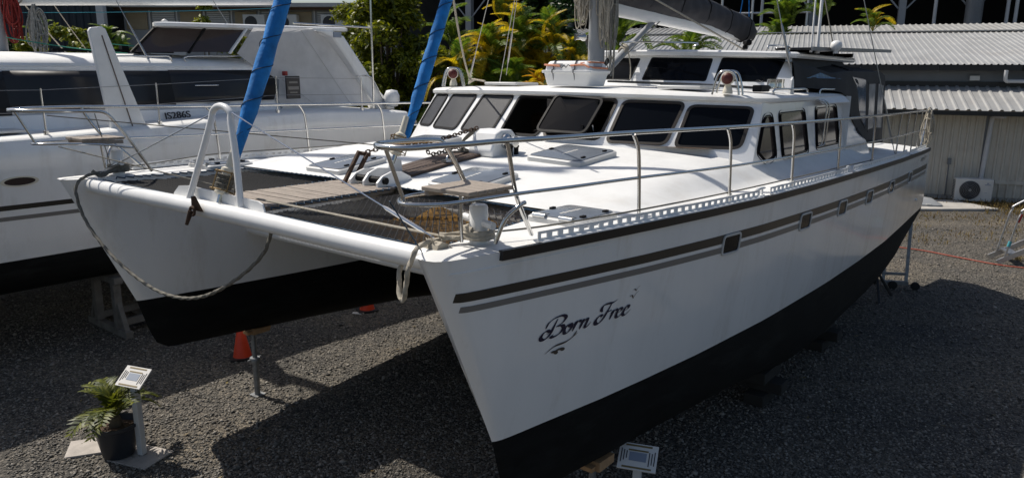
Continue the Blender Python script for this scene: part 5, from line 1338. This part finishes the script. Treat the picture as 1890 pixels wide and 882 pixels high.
trestle(-3.0, 12.55, .86, 'grey timber trestle under the far bow of the black-windowed catamaran')

# tripod stand, red jack, wheeled ladder frame near the stern
def W(px, py): return Vector((px, py, 0))
p = b2w(10.2, -.02, 0); tr = empty('tripod_stand', (p.x, p.y, 0)); zt = wz_(10.2, 0, zk(10.2))
for a in (0.3, 2.4, 4.5):
    mb = MB(); mb.bar((.36 * math.cos(a), .36 * math.sin(a), .0), (.02 * math.cos(a), .02 * math.sin(a), zt * .85), .03, .03); mb.build('leg', 'blackpaint', tr)
mb = MB(); mb.tube([(0, 0, zt * .45), (0, 0, zt - .02)], .025, 10); mb.box((0, 0, zt - .015), (.16, .16, .03)); mb.build('screw', 'blackpaint', tr)
tag(tr, 'black tripod boat stand under the stern of the lettered hull', 'boat stand')
p = b2w(10.0, .35, 0); jk = empty('bottle_jack', (p.x, p.y, 0))
mb = MB(); mb.box((0, 0, .03), (.2, .2, .06)); mb.lathe([(.07, .06), (.07, .34), (.05, .36)], (0, 0, 0), 14); mb.build('jack_body', 'redpaint', jk, bevel=.01)
mb = MB(); mb.tube([(0, 0, .36), (0, 0, .52)], .03, 10); mb.build('ram', 'steel', jk)
tag(jk, 'red jack standing behind the black tripod stand', 'jack')
p = b2w(11.0, -.15, 0); fr = empty('wheeled_steps', (p.x, p.y, 0), (0, 0, rad(-10)))
for x in (-.18, .18):
    mb = MB(); mb.bar((x, 0, .06), (x + .05, .25, 1.12), .05, .04); mb.build('leg', 'galv', fr)
mb = MB(); mb.box((.0, .0, .10), (.42, .06, .06)); mb.box((0, .05, .24), (.42, .05, .04)); mb.build('cross_bar', 'galv', fr)
for x in (.25, -.1):
    mb = MB(); mb.lathe([(.04, -.025), (.07, -.02), (.07, .02), (.04, .025)], (x + .06, -.06, .07), 16, (0, 1, .2)); mb.build('wheel', 'tyre', fr)
tag(fr, 'aluminium wheeled frame standing behind the stern of the lettered hull', 'frame')

# aluminium boarding steps at the edge of the yard
ls = empty('boarding_steps', (9.25, 13.88, 0), (0, 0, rad(-16)))
for y in (-.0, .48):
    mb = MB(); mb.bar((0, y, .03), (2.1, y, 1.28), .035, .09); mb.build('stringer', 'aluminium', ls)
    mb = MB(); mb.tube(cr([(.10, y, .04), (.22, y, .75), (.28, y, .98), (.45, y, 1.16), (2.0, y, 2.1)], 5), .02, 8); mb.build('handrail', 'aluminium', ls, smooth=60)
    mb = MB(); mb.tube([(1.2, y, .7), (1.2, y, 0)], .02, 8); mb.build('leg', 'aluminium', ls)
for i in range(5):
    x = .25 + i * .38; mb = MB(); mb.box((x, .24, .03 + x * .595 + .03), (.18, .47, .03)); mb.build('tread', 'aluminium', ls)
mb = MB(); mb.tube([(.15, 0, .35), (.17, 0, .45)], .03, 10); mb.build('clamp', 'rope_cyan', ls)
mb = MB(); mb.tube([(.25, 0, .82), (.29, 0, .98)], .025, 10); mb.build('red_tape', 'redpaint', ls)
tag(ls, 'aluminium boarding steps with handrails at the edge of the sunlit gravel', 'steps')
mb = MB(); mb.tube(cr([(7.2, 15.6, .03), (8.24, 14.91, .03), (8.7, 14.35, .025), (9.15, 13.75, .025), (9.6, 13.45, .025), (11, 12.7, .025)], 8), .012, 8); tag(mb.build('hose', 'hose', None, smooth=60), 'orange red hose snaking over the sunlit gravel past the boarding steps', 'hose')
# concrete pad, upturned tender lid
mb = MB(); mb.prism([(10.2, 19.3, 0), (12.75, 19.35, 0), (12.3, 20.7, 0), (10.0, 20.9, 0)], (0, 0, .07)); tag(mb.build('concrete_pad', 'concrete', None, bevel=.01), 'pale concrete pad in front of the corrugated shed wall', 'concrete pad')
fl = empty('upturned_hatch', (10.9, 20.05, .071), (0, 0, rad(-14)))
mb = MB(); mb.loft([[(p.x, p.y, z) for p in rquad([(-.62 + i, -.35 + i), (.62 - i * 2, -.35 + i), (.62 - i * 2, .35 - i), (-.62 + i, .35 - i)], .2, 5)] for i, z in ((0, 0), (0, .04), (.03, .06), (.1, .16), (.2, .19))]); mb.build('shell', 'greylight', fl, smooth=40)
mb = MB(); mb.box((-.3, -.36, .07), (.4, .02, .05)); mb.box((.25, -.34, .05), (.12, .04, .03)); mb.build('trim', 'lid_rim', fl)
tag(fl, 'grey moulded lid lying upturned on the concrete pad', 'lid')

# weeds on the sunlit strip
def weeds():
    mb = MB(); R = random.Random(3)
    spots = [(10.4, 18.6, .5, 60), (11.3, 18.4, .6, 50), (12.2, 18.2, .6, 50), (9.2, 17.6, .5, 45), (13.0, 19.2, .6, 120), (12.9, 17.3, .5, 40), (11.6, 16.9, .6, 55), (10.2, 16.4, .5, 40), (9.0, 15.9, .35, 30), (10.9, 15.5, .4, 25), (12.2, 16.2, .4, 30), (13.4, 18.6, .4, 90), (11.7, 20.9, .5, 90), (12.9, 20.6, .5, 120), (9.9, 14.3, .2, 40), (13.6, 20.0, .5, 150)]
    for x, y, r, n in spots:
        for k in range(n * 3):
            a = R.random() * 6.28; q = r * 1.5 * R.random() ** .8; px, py = x + q * math.cos(a), y + q * math.sin(a); h = R.uniform(.03, .17) * (1.3 if n > 80 else .7) * R.random() ** .5; b = R.random() * 6.28; d = Vector((math.cos(b), math.sin(b), 0))
            w = Vector((-d.y, d.x, 0)) * .007; p0 = Vector((px, py, 0)); p1 = p0 + d * h * .25 + Vector((0, 0, h * .7)); p2 = p0 + d * h * .8 + Vector((0, 0, h))
            o = len(mb.v); mb.v += [tuple(v) for v in (p0 - w, p0 + w, p1 + w, p1 - w, p2)]; mb.f += [(o, o + 1, o + 2, o + 3), (o + 3, o + 2, o + 4)]
    o = mb.build('weeds', 'leaf_dry', None, smooth=0, kind='stuff'); o['label'] = 'dry yellowing weeds scattered over the sunlit gravel by the shed'; o['category'] = 'weeds'
weeds()

def litter():
    mb = MB(); R = random.Random(9)
    for k in range(170):
        y = R.uniform(5.3, 16); x = R.uniform(-.7, .7) * y; a = R.random() * 6.28; L = R.uniform(.015, .04); d = Vector((math.cos(a), math.sin(a), R.uniform(-.1, .3))); w = Vector((-d.y, d.x, 0)) * L * .4; p = Vector((x, y, .022))
        o = len(mb.v); mb.v += [tuple(v) for v in (p - d * L, p + w, p + d * L, p - w)]; mb.f += [(o, o + 1, o + 2, o + 3)]
    o = mb.build('leaf_litter', 'leaf_dry', None, smooth=0, kind='stuff'); o['label'] = 'dry fallen leaves scattered over the gravel'; o['category'] = 'leaf litter'
litter()
# ================================================================== BUILDINGS
SA = Vector((12.01, 21.46, 0)); SD = Vector((.9358, -.3525, 0)); SN = Vector((.3525, .9358, 0))
SROT = math.atan2(SD.y, SD.x)
def corr(mb, u0, u1, pitch, amp, a, b, trap=False):
    """ribbed sheet running from line a (off,z) to b (off,z) along u"""
    n = int((u1 - u0) / pitch); V = []
    a2 = Vector((a[0], a[1])); b2 = Vector((b[0], b[1])); t = (b2 - a2).normalized(); nn = Vector((-t.y, t.x))
    prof = [(0, 0), (.55, 0), (.68, 1), (.87, 1)] if trap else [(0, 0), (.25, .5), (.5, 1), (.75, .5)]
    us = [(u0 + (i + f) * pitch, h) for i in range(n) for f, h in prof]
    mb.add([(u, p.x + nn.x * h * amp, p.y + nn.y * h * amp) for p in (a2, b2) for u, h in us], [(i, i + 1, len(us) + i + 1, len(us) + i) for i in range(len(us) - 1)])
shed = empty('corrugated_shed', SA, (0, 0, SROT))
U0, U1 = -10.5, 9.0
mb = MB(); corr(mb, U0 + .5, U1, .19, .045, (0, .12), (0, 2.52), True); w_ = mb.build('wall', 'wallmetal', shed, smooth=40)
mb = MB(); mb.box(((U0 + U1) / 2, .04, .1), (U1 - U0 - .6, .06, .22)); mb.build('plinth', 'concrete', shed)
mb = MB(); mb.box((3.2, -.02, .55), (3.2, .06, .10)); mb.build('wall_channel', 'wallmetal', shed)
mb = MB(); corr(mb, U0, U1, .26, .035, (-.62, 2.53), (1.52, 3.12), True); mb.build('lower_roof', 'roofmetal', shed, smooth=0)
mb = MB(); mb.box(((U0 + U1) / 2, -.66, 2.46), (U1 - U0, .10, .12)); mb.build('lower_gutter', 'blacktrim', shed, bevel=.01)
mb = MB(); mb.box(((U0 + U1) / 2, 1.6, 3.33), (U1 - U0 - .4, .08, .62)); mb.build('upper_wall', 'greymetal', shed)
mb = MB(); mb.box(((U0 + U1) / 2, 1.53, 3.19), (U1 - U0 - .4, .06, .15)); mb.build('flashing', 'blacktrim', shed)
for k in range(9):
    u = U0 + 1.1 + k * 2.1; mb = MB(); mb.box((u, 1.22, 3.66), (2.08, .12, .16)); mb.build('upper_gutter', 'blacktrim', shed, bevel=.01)
mb = MB(); corr(mb, U0, U1, .17, .026, (1.16, 3.75), (8.2, 4.95), True); mb.build('upper_roof', 'roofmetal', shed, smooth=0)
mb = MB(); corr(mb, U0, U1, .24, .03, (15, 3.75), (8.2, 4.95), True); mb.build('rear_roof', 'roofmetal', shed, smooth=0)
mb = MB(); mb.bar((U0, 8.2, 5.0), (U1, 8.2, 5.0), .34, .03); mb.build('ridge_cap', 'roofmetal', shed)
mb = MB(); mb.prism([(U0 + .4, 1.6, 0), (U0 + .4, 15, 0), (U0 + .4, 15, 3.7), (U0 + .4, 8.2, 4.88), (U0 + .4, 1.6, 3.7)], (.05, 0, 0)); mb.build('gable_wall', 'wallmetal', shed)
mb = MB(); mb.tube(cr([(1.50, -.58, 2.40), (1.42, -.40, 2.38), (1.36, -.12, 2.36), (1.32, -.08, 2.28), (1.30, -.08, 1.9), (1.24, -.08, .3)], 6), .062, 14); mb.build('downpipe', 'pvc', shed, smooth=60)
mb = MB(); mb.tube(cr([(1.75, 1.15, 3.6), (1.75, 1.15, 3.42), (1.8, 1.2, 3.30), (2.1, 1.3, 3.29), (4.0, 1.3, 3.29)], 6), .055, 12); mb.build('rain_pipe', 'pvc', shed, smooth=60)
mb = MB(); mb.box((1.05, 1.5, 3.37), (.26, .08, .14)); mb.build('junction_box', 'acwhite', shed, bevel=.01)
mb = MB(); mb.tube([(.42, -.05, 0.1), (.42, -.05, 1.0)], .016, 8); mb.box((.42, -.07, 1.08), (.09, .09, .17)); mb.build('conduit', 'greymetal', shed)
mb = MB(); mb.box((1.22, -.03, 1.3), (.05, .05, 2.3)); mb.build('conduit', 'greymetal', shed)
tag(shed, 'long low shed with ribbed grey roofs and beige corrugated wall', 'shed')
# outdoor air conditioner
P_ = SA + SD * 1.02 - SN * .38
ac = empty('air_conditioner', (P_.x, P_.y, .0), (0, 0, SROT + rad(2)))
mb = MB(); mb.box((0, 0, .36), (.92, .34, .62)); mb.build('case', 'acwhite', ac, bevel=.02)
mb = MB(); mb.lathe([(.255, 0), (.255, .02), (.24, .025), (.0, .022)], (-.10, -.17, .36), 30, (0, -1, 0), cap=False); fg = mb.build('fan_grille', 'fan', ac)
mb = MB()
for r in (.08, .12, .16, .20, .24): mb.tube([(-.10 + r * math.cos(a), -.203, .36 + r * math.sin(a)) for a in [6.283 * k / 28 for k in range(28)]], .004, 4, close=True)
mb.lathe([(.045, 0), (.04, .012), (0, .012)], (-.10, -.196, .36), 14, (0, -1, 0), cap=False); mb.build('grille_ring', 'galv', fg)
mb = MB()
for i in range(12): mb.box((-.462, .03, .13 + i * .042), (.006, .22, .02))
mb.build('side_fins', 'fan', ac)
mb = MB(); mb.box((.32, -.173, .52), (.14, .004, .022)); mb.box((.32, -.173, .56), (.05, .004, .03)); mb.box((.3, -.173, .30), (.07, .004, .008)); mb.build('badge', 'ink_blue', ac)
mb = MB()
for x in (-.3, .3): mb.box((x, 0, .025), (.08, .36, .05))
mb.build('foot', 'blacktrim', ac)
tag(ac, 'white outdoor air conditioner with a round black fan against the beige corrugated wall', 'air conditioner')

# long workshop behind the shed and a dark open-fronted boat hall
ws_ = empty('long_workshop', SA + SN * 15.5, (0, 0, SROT))
mb = MB(); mb.box((-4, .2, 2.6), (34, .1, 5.2)); mb.build('wall', 'greylight', ws_)
mb = MB(); corr(mb, -21.5, 13.5, .26, .04, (-.5, 5.28), (2.9, 5.75), True); mb.build('roof', 'roofmetal', ws_, smooth=0)
mb = MB(); mb.box((-4, -.5, 5.20), (35, .08, .14)); mb.build('gutter', 'blacktrim', ws_)
for k in range(8):
    u = -18 + k * 3.9; mb = MB(); mb.bar((u, -.4, 5.12), (u + .0, .12, 4.7), .05, .05); mb.build('eave_strut', 'pvc', ws_)
for k in range(5):
    u = -19.3 + k * 2.9; mb = MB(); mb.box((u, .13, 4.0), (2.3, .06, 1.4))
    for j in range(9): mb.box((u, .09, 3.4 + j * .15), (2.3, .03, .09))
    mb.build('roller_door', 'wallmetal', ws_)
tag(ws_, 'long grey workshop with pale ribbed roof and roller doors behind the palms', 'workshop')
hall = empty('boat_hall', SA + SN * 24, (0, 0, SROT))
mb = MB(); mb.box((-6, 16, 6), (52, .2, 14)); mb.build('back_wall', 'hall_shade', hall)
mb = MB(); mb.box((-6, 8, 12.6), (52, 17, .3)); mb.build('roof_slab', 'greymetal', hall)
mb = MB(); mb.box((-6, 0.0, 9.9), (52, .25, .9)); mb.box((-6, .3, 8.6), (52, .12, .18)); mb.build('eave_beam', 'greymetal', hall)
for u in (-32, 20):
    mb = MB(); mb.box((u, 8, 6), (.2, 16, 13)); mb.build('end_wall', 'greymetal', hall)
for k, (u, w) in enumerate(((-31.7, .4), (-25, .4), (-18, .45), (-10.5, .5), (-3.3, .6), (1.2, .35), (4.6, .9), (9.5, .5), (14, .4), (19.5, .5))):
    mb = MB()
    if k == 6: mb.tube([(u, -.6, 0), (u, -.6, 11)], .42, 20)
    else: mb.box((u, 0, 6), (w, .5, 12))
    mb.build('column', 'greylight' if k % 2 else 'greymetal', hall, smooth=40)
    mb = MB(); mb.bar((u + .2, -.1, 6.9), (u + 1.5, -.1, 8.4), .08, .08); mb.bar((u - .2, -.1, 6.9), (u - 1.5, -.1, 8.4), .08, .08); mb.build('knee_brace', 'greylight', hall)
for u in (-6.2, 2.8, 6.2, 6.6, 11):
    mb = MB(); mb.tube([(u, -.3, 0), (u, -.3, 11)], .09, 10); mb.build('service_pipe', 'pvc', hall)
mb = MB(); mb.box((-12.2, 6, 6.4), (.5, .5, 1.6)); mb.box((-11.5, 6, 6.1), (.3, .3, 1.2)); mb.box((-9.8, 5, 6.2), (.2, .3, 2)); mb.box((-14, 6, 6.1), (1.1, .6, .9)); mb.build('stored_gear', 'greymetal', hall)
tag(hall, 'tall dark open-fronted boat hall with grey columns and knee braces', 'hall')
# scaffold in front of the hall
scf = empty('scaffold', SA + SN * 20 + SD * -6.5, (0, 0, SROT))
for u in (-1.6, .0, 2.8): 
    mb = MB(); mb.tube([(u, 0, 0), (u, 0, 9)], .07, 10); mb.build('standard', 'aluminium', scf)
for z in (6.55, 8.0):
    mb = MB(); mb.tube([(-1.8, 0, z), (3.0, 0, z)], .06, 10); mb.build('ledger', 'aluminium', scf)
mb = MB(); mb.tube([(-.4, -.1, 8.5), (-.75, -.1, 5.2)], .03, 6); mb.tube([(-.3, -.1, 8.5), (-.05, -.1, 5.2)], .03, 6); mb.build('tie_rope', 'blue_canvas', scf)
tag(scf, 'aluminium tube scaffold standing before the dark hall', 'scaffold')

# left: pale modular offices and a dark navy warehouse
off_ = empty('office_block', (-11.6, 34, -.06), (0, 0, rad(-3)))
mb = MB(); mb.box((0, 3, 3.05), (11.0, 6, 6.1)); mb.build('wall', 'greylight', off_)
mb = MB(); mb.box((0, 2.7, 6.22), (11.6, 7, .16)); mb.build('roof', 'roofmetal', off_)
mb = MB(); mb.box((0, -.35, 6.1), (11.4, .1, .12)); mb.build('gutter', 'interior', off_)
for k in range(9):
    u = -4.9 + k * 1.22
    if k % 2 == 0:
        mb = MB(); mb.box((u, -.02, 5.62), (.95, .06, .75)); mb.build('shutter', 'beige', off_, bevel=.01)
    else:
        mb = MB()
        for j in range(9): mb.box((u, -.03, 5.24 + j * .09), (.98, .05, .06))
        mb.build('louvre', 'pvc', off_)
    mb = MB(); mb.box((u + .61, -.04, 4.4), (.06, .08, 3.6)); mb.build('cover_strip', 'pvc', off_)
mb = MB(); mb.box((-3.6, -.04, 4.5), (1.6, .06, .9)); mb.build('sign_panel', 'pvc', off_)
for u in (.5, 1.9, 3.9):
    mb = MB(); mb.box((u, -.3, 5.52), (.95, .4, .66)); a_ = mb.build('condenser', 'acwhite', off_, bevel=.02)
    mb = MB(); mb.lathe([(.27, 0), (.26, .02), (0, .02)], (u - .12, -.5, 5.52), 18, (0, -1, 0), cap=False); mb.build('fan', 'fan', a_)
tag(off_, 'pale modular office block with beige shutters and wall condensers', 'office')
nv = empty('navy_warehouse', (-22.4, 33, 0), (0, 0, rad(2)))
mb = MB(); corr(mb, -6, 4.9, .3, .05, (0, 0), (0, 9), True); mb.build('wall', 'navywall', nv, smooth=0)
mb = MB(); mb.box((-.5, 4, 4.4), (10.8, 7.8, 8.8)); mb.build('body', 'navywall', nv)
for c_, w__ in ((5.0, .3), (-1.6, .12)):
    mb = MB(); mb.box((c_, -.12, 4.5), (w__, w__, 9)); mb.build('corner_post', 'pvc', nv)
mb = MB(); mb.box((-3.6, -.2, 4.3), (3.6, .3, 3.2)); mb.box((-3.6, -.5, 5.4), (3.8, .8, .12)); mb.build('shopfront', 'greylight', nv)
tag(nv, 'tall dark navy warehouse with a pale corner post', 'warehouse')

# ================================================================== TREES
def leaf_cloud(centers, n, size, m, name, parent, seed=1, flat=.5):
    g = np.random.default_rng(seed); C = np.array([c[:3] for c in centers]); Rr = np.array([c[3] for c in centers])
    w = Rr ** 2; idx = g.choice(len(C), n, p=w / w.sum())
    d = g.normal(size=(n, 3)); d /= np.linalg.norm(d, axis=1)[:, None]; d[:, 2] = np.where(d[:, 2] < -.3, -d[:, 2], d[:, 2])
    rr = Rr[idx] * (.35 + .72 * g.random(n) ** .6) 
    P = C[idx] + d * rr[:, None] * np.array([1, 1, .85])
    # twig-wise clumps
    P += g.normal(size=(n, 3)) * size * .5
    nrm = d * .5 + g.normal(size=(n, 3)) * .6 + np.array([0, 0, .5]); nrm /= np.linalg.norm(nrm, axis=1)[:, None]
    a = np.cross(nrm, g.normal(size=(n, 3))); a /= np.linalg.norm(a, axis=1)[:, None]; b = np.cross(nrm, a)
    s = size * (.6 + .7 * g.random(n)); a = a * (s * .9)[:, None]; b = b * (s * .42)[:, None]
    V = np.stack([P - a, P + b * .9 - a * .1 + nrm * (s * .08)[:, None], P + a, P - b * .9 - a * .1 + nrm * (s * .08)[:, None]], 1).reshape(-1, 3)
    F = np.arange(n * 4).reshape(-1, 4)
    me = bpy.data.meshes.new(name); me.vertices.add(len(V)); me.vertices.foreach_set('co', V.ravel()); me.loops.add(F.size); me.loops.foreach_set('vertex_index', F.ravel()); me.polygons.add(n)
    me.polygons.foreach_set('loop_start', np.arange(0, F.size, 4)); me.polygons.foreach_set('loop_total', np.full(n, 4)); me.update(); me.materials.append(M[m])
    o = bpy.data.objects.new(name, me); COL.objects.link(o); o.parent = parent; return o
def tree(x, y, h, w, m, label, n, leaf=.07, seed=1, name='tree', dense=46, low=.15):
    r = empty(name, (x, y, 0)); R = random.Random(seed); cs = []
    for i in range(dense):
        a = R.random() * 6.28; f = R.random(); z = h * (low + (1 - low) * f); q = w * math.sqrt(max(.05, 1 - ((f - .42) / .62) ** 2)) * R.uniform(.2, .92)
        cs.append((q * math.cos(a), q * math.sin(a), min(z, h * .93), w * R.uniform(.26, .42)))
    mb = MB(); mb.tube(cr([(0, 0, -.02), (.05, .03, h * .2), (-.03, .05, h * .45), (.02, 0, h * .75)], 4), [.05 * w + .05] * 5 + [.04 * w + .03] * 4 + [.03 * w + .01] * 4, 8)
    for c in cs[::2]:
        mb.tube([(0, 0, h * .2), (c[0] * .5, c[1] * .5, (h * .2 + c[2]) / 2), c[:3]], [.03 * w + .01, .02 * w + .01, .012], 5)
    mb.build('trunk', 'bark', r)
    leaf_cloud(cs, n, leaf, m, 'crown', r, seed)
    return tag(r, label, 'tree')
def X(px, Y): return (px - 945) / 1386.3 * Y * 1.0
tree(X(722, 20.5), 20.5, 5.7, 1.25, 'leaf_bush', 'broad glossy green tree behind the grey-curtained cockpit', 33000, .085, 11, 'leafy_tree', 60)
tree(X(668, 21.5), 21.5, 5.3, 1.0, 'leaf_bush', 'narrow green tree leaning over the office block beside the broad glossy tree', 17600, .08, 12, 'leafy_tree', 44)
tree(X(795, 19.5), 19.5, 4.5, .95, 'leaf_bush', 'low green bush between the broad tree and the golden palms', 14300, .07, 13, 'shrub', 20)
tree(X(600, 22), 22, 3.6, .9, 'leaf_dark', 'low dark shrub under the narrow green tree behind the grey curtains', 8800, .07, 14, 'shrub', 18)
tree(X(1010, 27), 27, 6.4, 1.3, 'leaf_dark', 'dark leafy tree rising behind the golden palms', 19800, .12, 15, 'leafy_tree', 28)
tree(X(150, 24), 24, 4.9, .85, 'leaf_bush2', 'yellow green bush before the navy warehouse, tallest of its row', 11000, .10, 16, 'shrub', 20)
tree(X(90, 24), 24, 4.5, .8, 'leaf_bush2', 'yellow green bush by the coiled mast ropes', 9900, .10, 17, 'shrub', 18)
tree(X(215, 23), 23, 4.0, .8, 'leaf_bush', 'rounded green bush behind the upright daggerboard', 8800, .09, 18, 'shrub', 18)
tree(X(400, 30), 30, 6.3, .6, 'leaf_bush2', 'thin yellow green sapling against the beige shutters', 3520, .12, 19, 'shrub', 12)
tree(X(440, 29), 29, 6.2, .55, 'leaf_bush2', 'slender leafy sapling before the wall condensers', 3300, .12, 20, 'shrub', 12)
tree(X(35, 26), 26, 4.6, 1.0, 'leaf_dark', 'dark bush beside the shopfront of the navy warehouse', 8800, .10, 21, 'shrub', 18)
# palms: each frond is its own piece
FR = {}
for m in ('leaf_palm', 'leaf_gold', 'leaf_amber'):
    FR[m] = [frond_mesh('frond', 1.5, 46, .40, .042, 1.0, m, .30, 30 + i, .38, .30, c) if m == 'leaf_palm' else frond_mesh('frond', 1.45, 76, .30, .022, 1.05, m, .55, 30 + i, .55, .35, c) for i, c in enumerate((-.12, .1, .02))]
def palm(x, y, h, mats, nf, sc_, label, seed, tilt0=-70, tilt1=0, stems=1, name='palm'):
    R = random.Random(seed); r = empty(name, (x, y, 0))
    for k in range(stems):
        bx_, by = (R.uniform(-.35, .35), R.uniform(-.3, .3)) if stems > 1 else (0, 0); hh = h * R.uniform(.72, 1.0) if stems > 1 else h
        mb = MB(); mb.tube([(bx_ * .5, by * .5, -.02), (bx_ * .8, by * .8, hh * .5), (bx_, by, hh)], [.07, .055, .05], 8); mb.build('trunk', 'bark', r)
        for i in range(nf):
            f = i / nf; me = R.choice(FR[R.choice(mats)]); o = bpy.data.objects.new('frond', me); COL.objects.link(o); o.parent = r
            tl = rad(tilt0 + (tilt1 - tilt0) * f + R.uniform(-8, 8)); a = i * 2.4 + R.uniform(-.3, .3)
            o.matrix_local = Matrix.Translation((bx_, by, hh)) @ Matrix.Rotation(a, 4, 'Z') @ Matrix.Rotation(tl, 4, 'Y') @ Matrix.Scale(sc_ * R.uniform(.75, 1.1), 4)
    return tag(r, label, 'palm')
G, A_, L_ = ['leaf_gold'], ['leaf_amber', 'leaf_gold'], ['leaf_palm']
palm(X(905, 19.5), 19.5, 3.85, ['leaf_gold', 'leaf_gold', 'leaf_palm'], 16, .78, 'rounded golden cane palm between the blue staysail and the liferaft canister', 41, -85, 15, 4)
palm(X(975, 20.5), 20.5, 4.5, ['leaf_gold', 'leaf_gold', 'leaf_palm'], 17, .85, 'tall golden cane palm behind the liferaft canister', 42, -85, 20, 4)
palm(X(1035, 19.5), 19.5, 4.0, G + G + ['leaf_palm'], 17, .78, 'golden cane palm touching the mast ropes', 43, -85, 20, 4)
palm(X(985, 17.5), 17.5, 3.1, A_, 12, .42, 'small amber palm beside the liferaft canister', 44, -85, 30, 3)
palm(X(865, 19.0), 19.0, 3.3, L_ + ['leaf_gold'], 13, .8, 'green cane palm at the foot of the golden palms', 45, -80, 20, 4)
palm(X(835, 23.0), 23.0, 4.2, L_, 9, .95, 'green feather palm before the roller doors', 46, -60, 20, 1)
palm(X(950, 18.6), 18.6, 3.4, L_, 13, .75, 'low green palm under the golden fronds', 47, -75, 0, 3)
palm(X(925, 22.5), 22.5, 4.9, L_ + G, 11, .75, 'upright green palm crowning the golden clump', 48, -85, -20, 1)
palm(X(1145, 24.0), 24.0, 4.3, L_, 9, .9, 'green palm behind the boom vang', 49, -75, 5, 2)
palm(X(1255, 23.5), 23.5, 4.1, L_, 9, .9, 'green palm below the charcoal sail cover', 50, -60, 20, 2)
palm(X(1430, 33.0), 33.0, 5.5, L_ + ['leaf_palm'], 15, 1.15, 'broad green palm rising over the shed ridge beside the antennas', 51, -85, -25, 2)
palm(X(1490, 33.0), 33.0, 5.6, L_, 13, 1.0, 'green palm rising over the shed ridge behind the white antenna', 52, -80, -15, 1)
palm(X(1585, 33.5), 33.5, 5.2, L_ + L_ + G, 11, .9, 'small yellowish palm top peeping over the shed ridge', 53, -70, 0, 1)
palm(X(232, 25.5), 25.5, 4.3, L_, 10, .62, 'compact green palm before the navy warehouse', 54, -85, -10, 2)
palm(X(200, 26.5), 26.5, 4.2, L_, 9, .6, 'dark compact palm in the shade of the navy warehouse', 55, -85, -10, 2)
palm(X(100, 25.5), 25.5, 4.4, L_, 9, .6, 'compact palm behind the yellow green bushes', 56, -85, -10, 1)
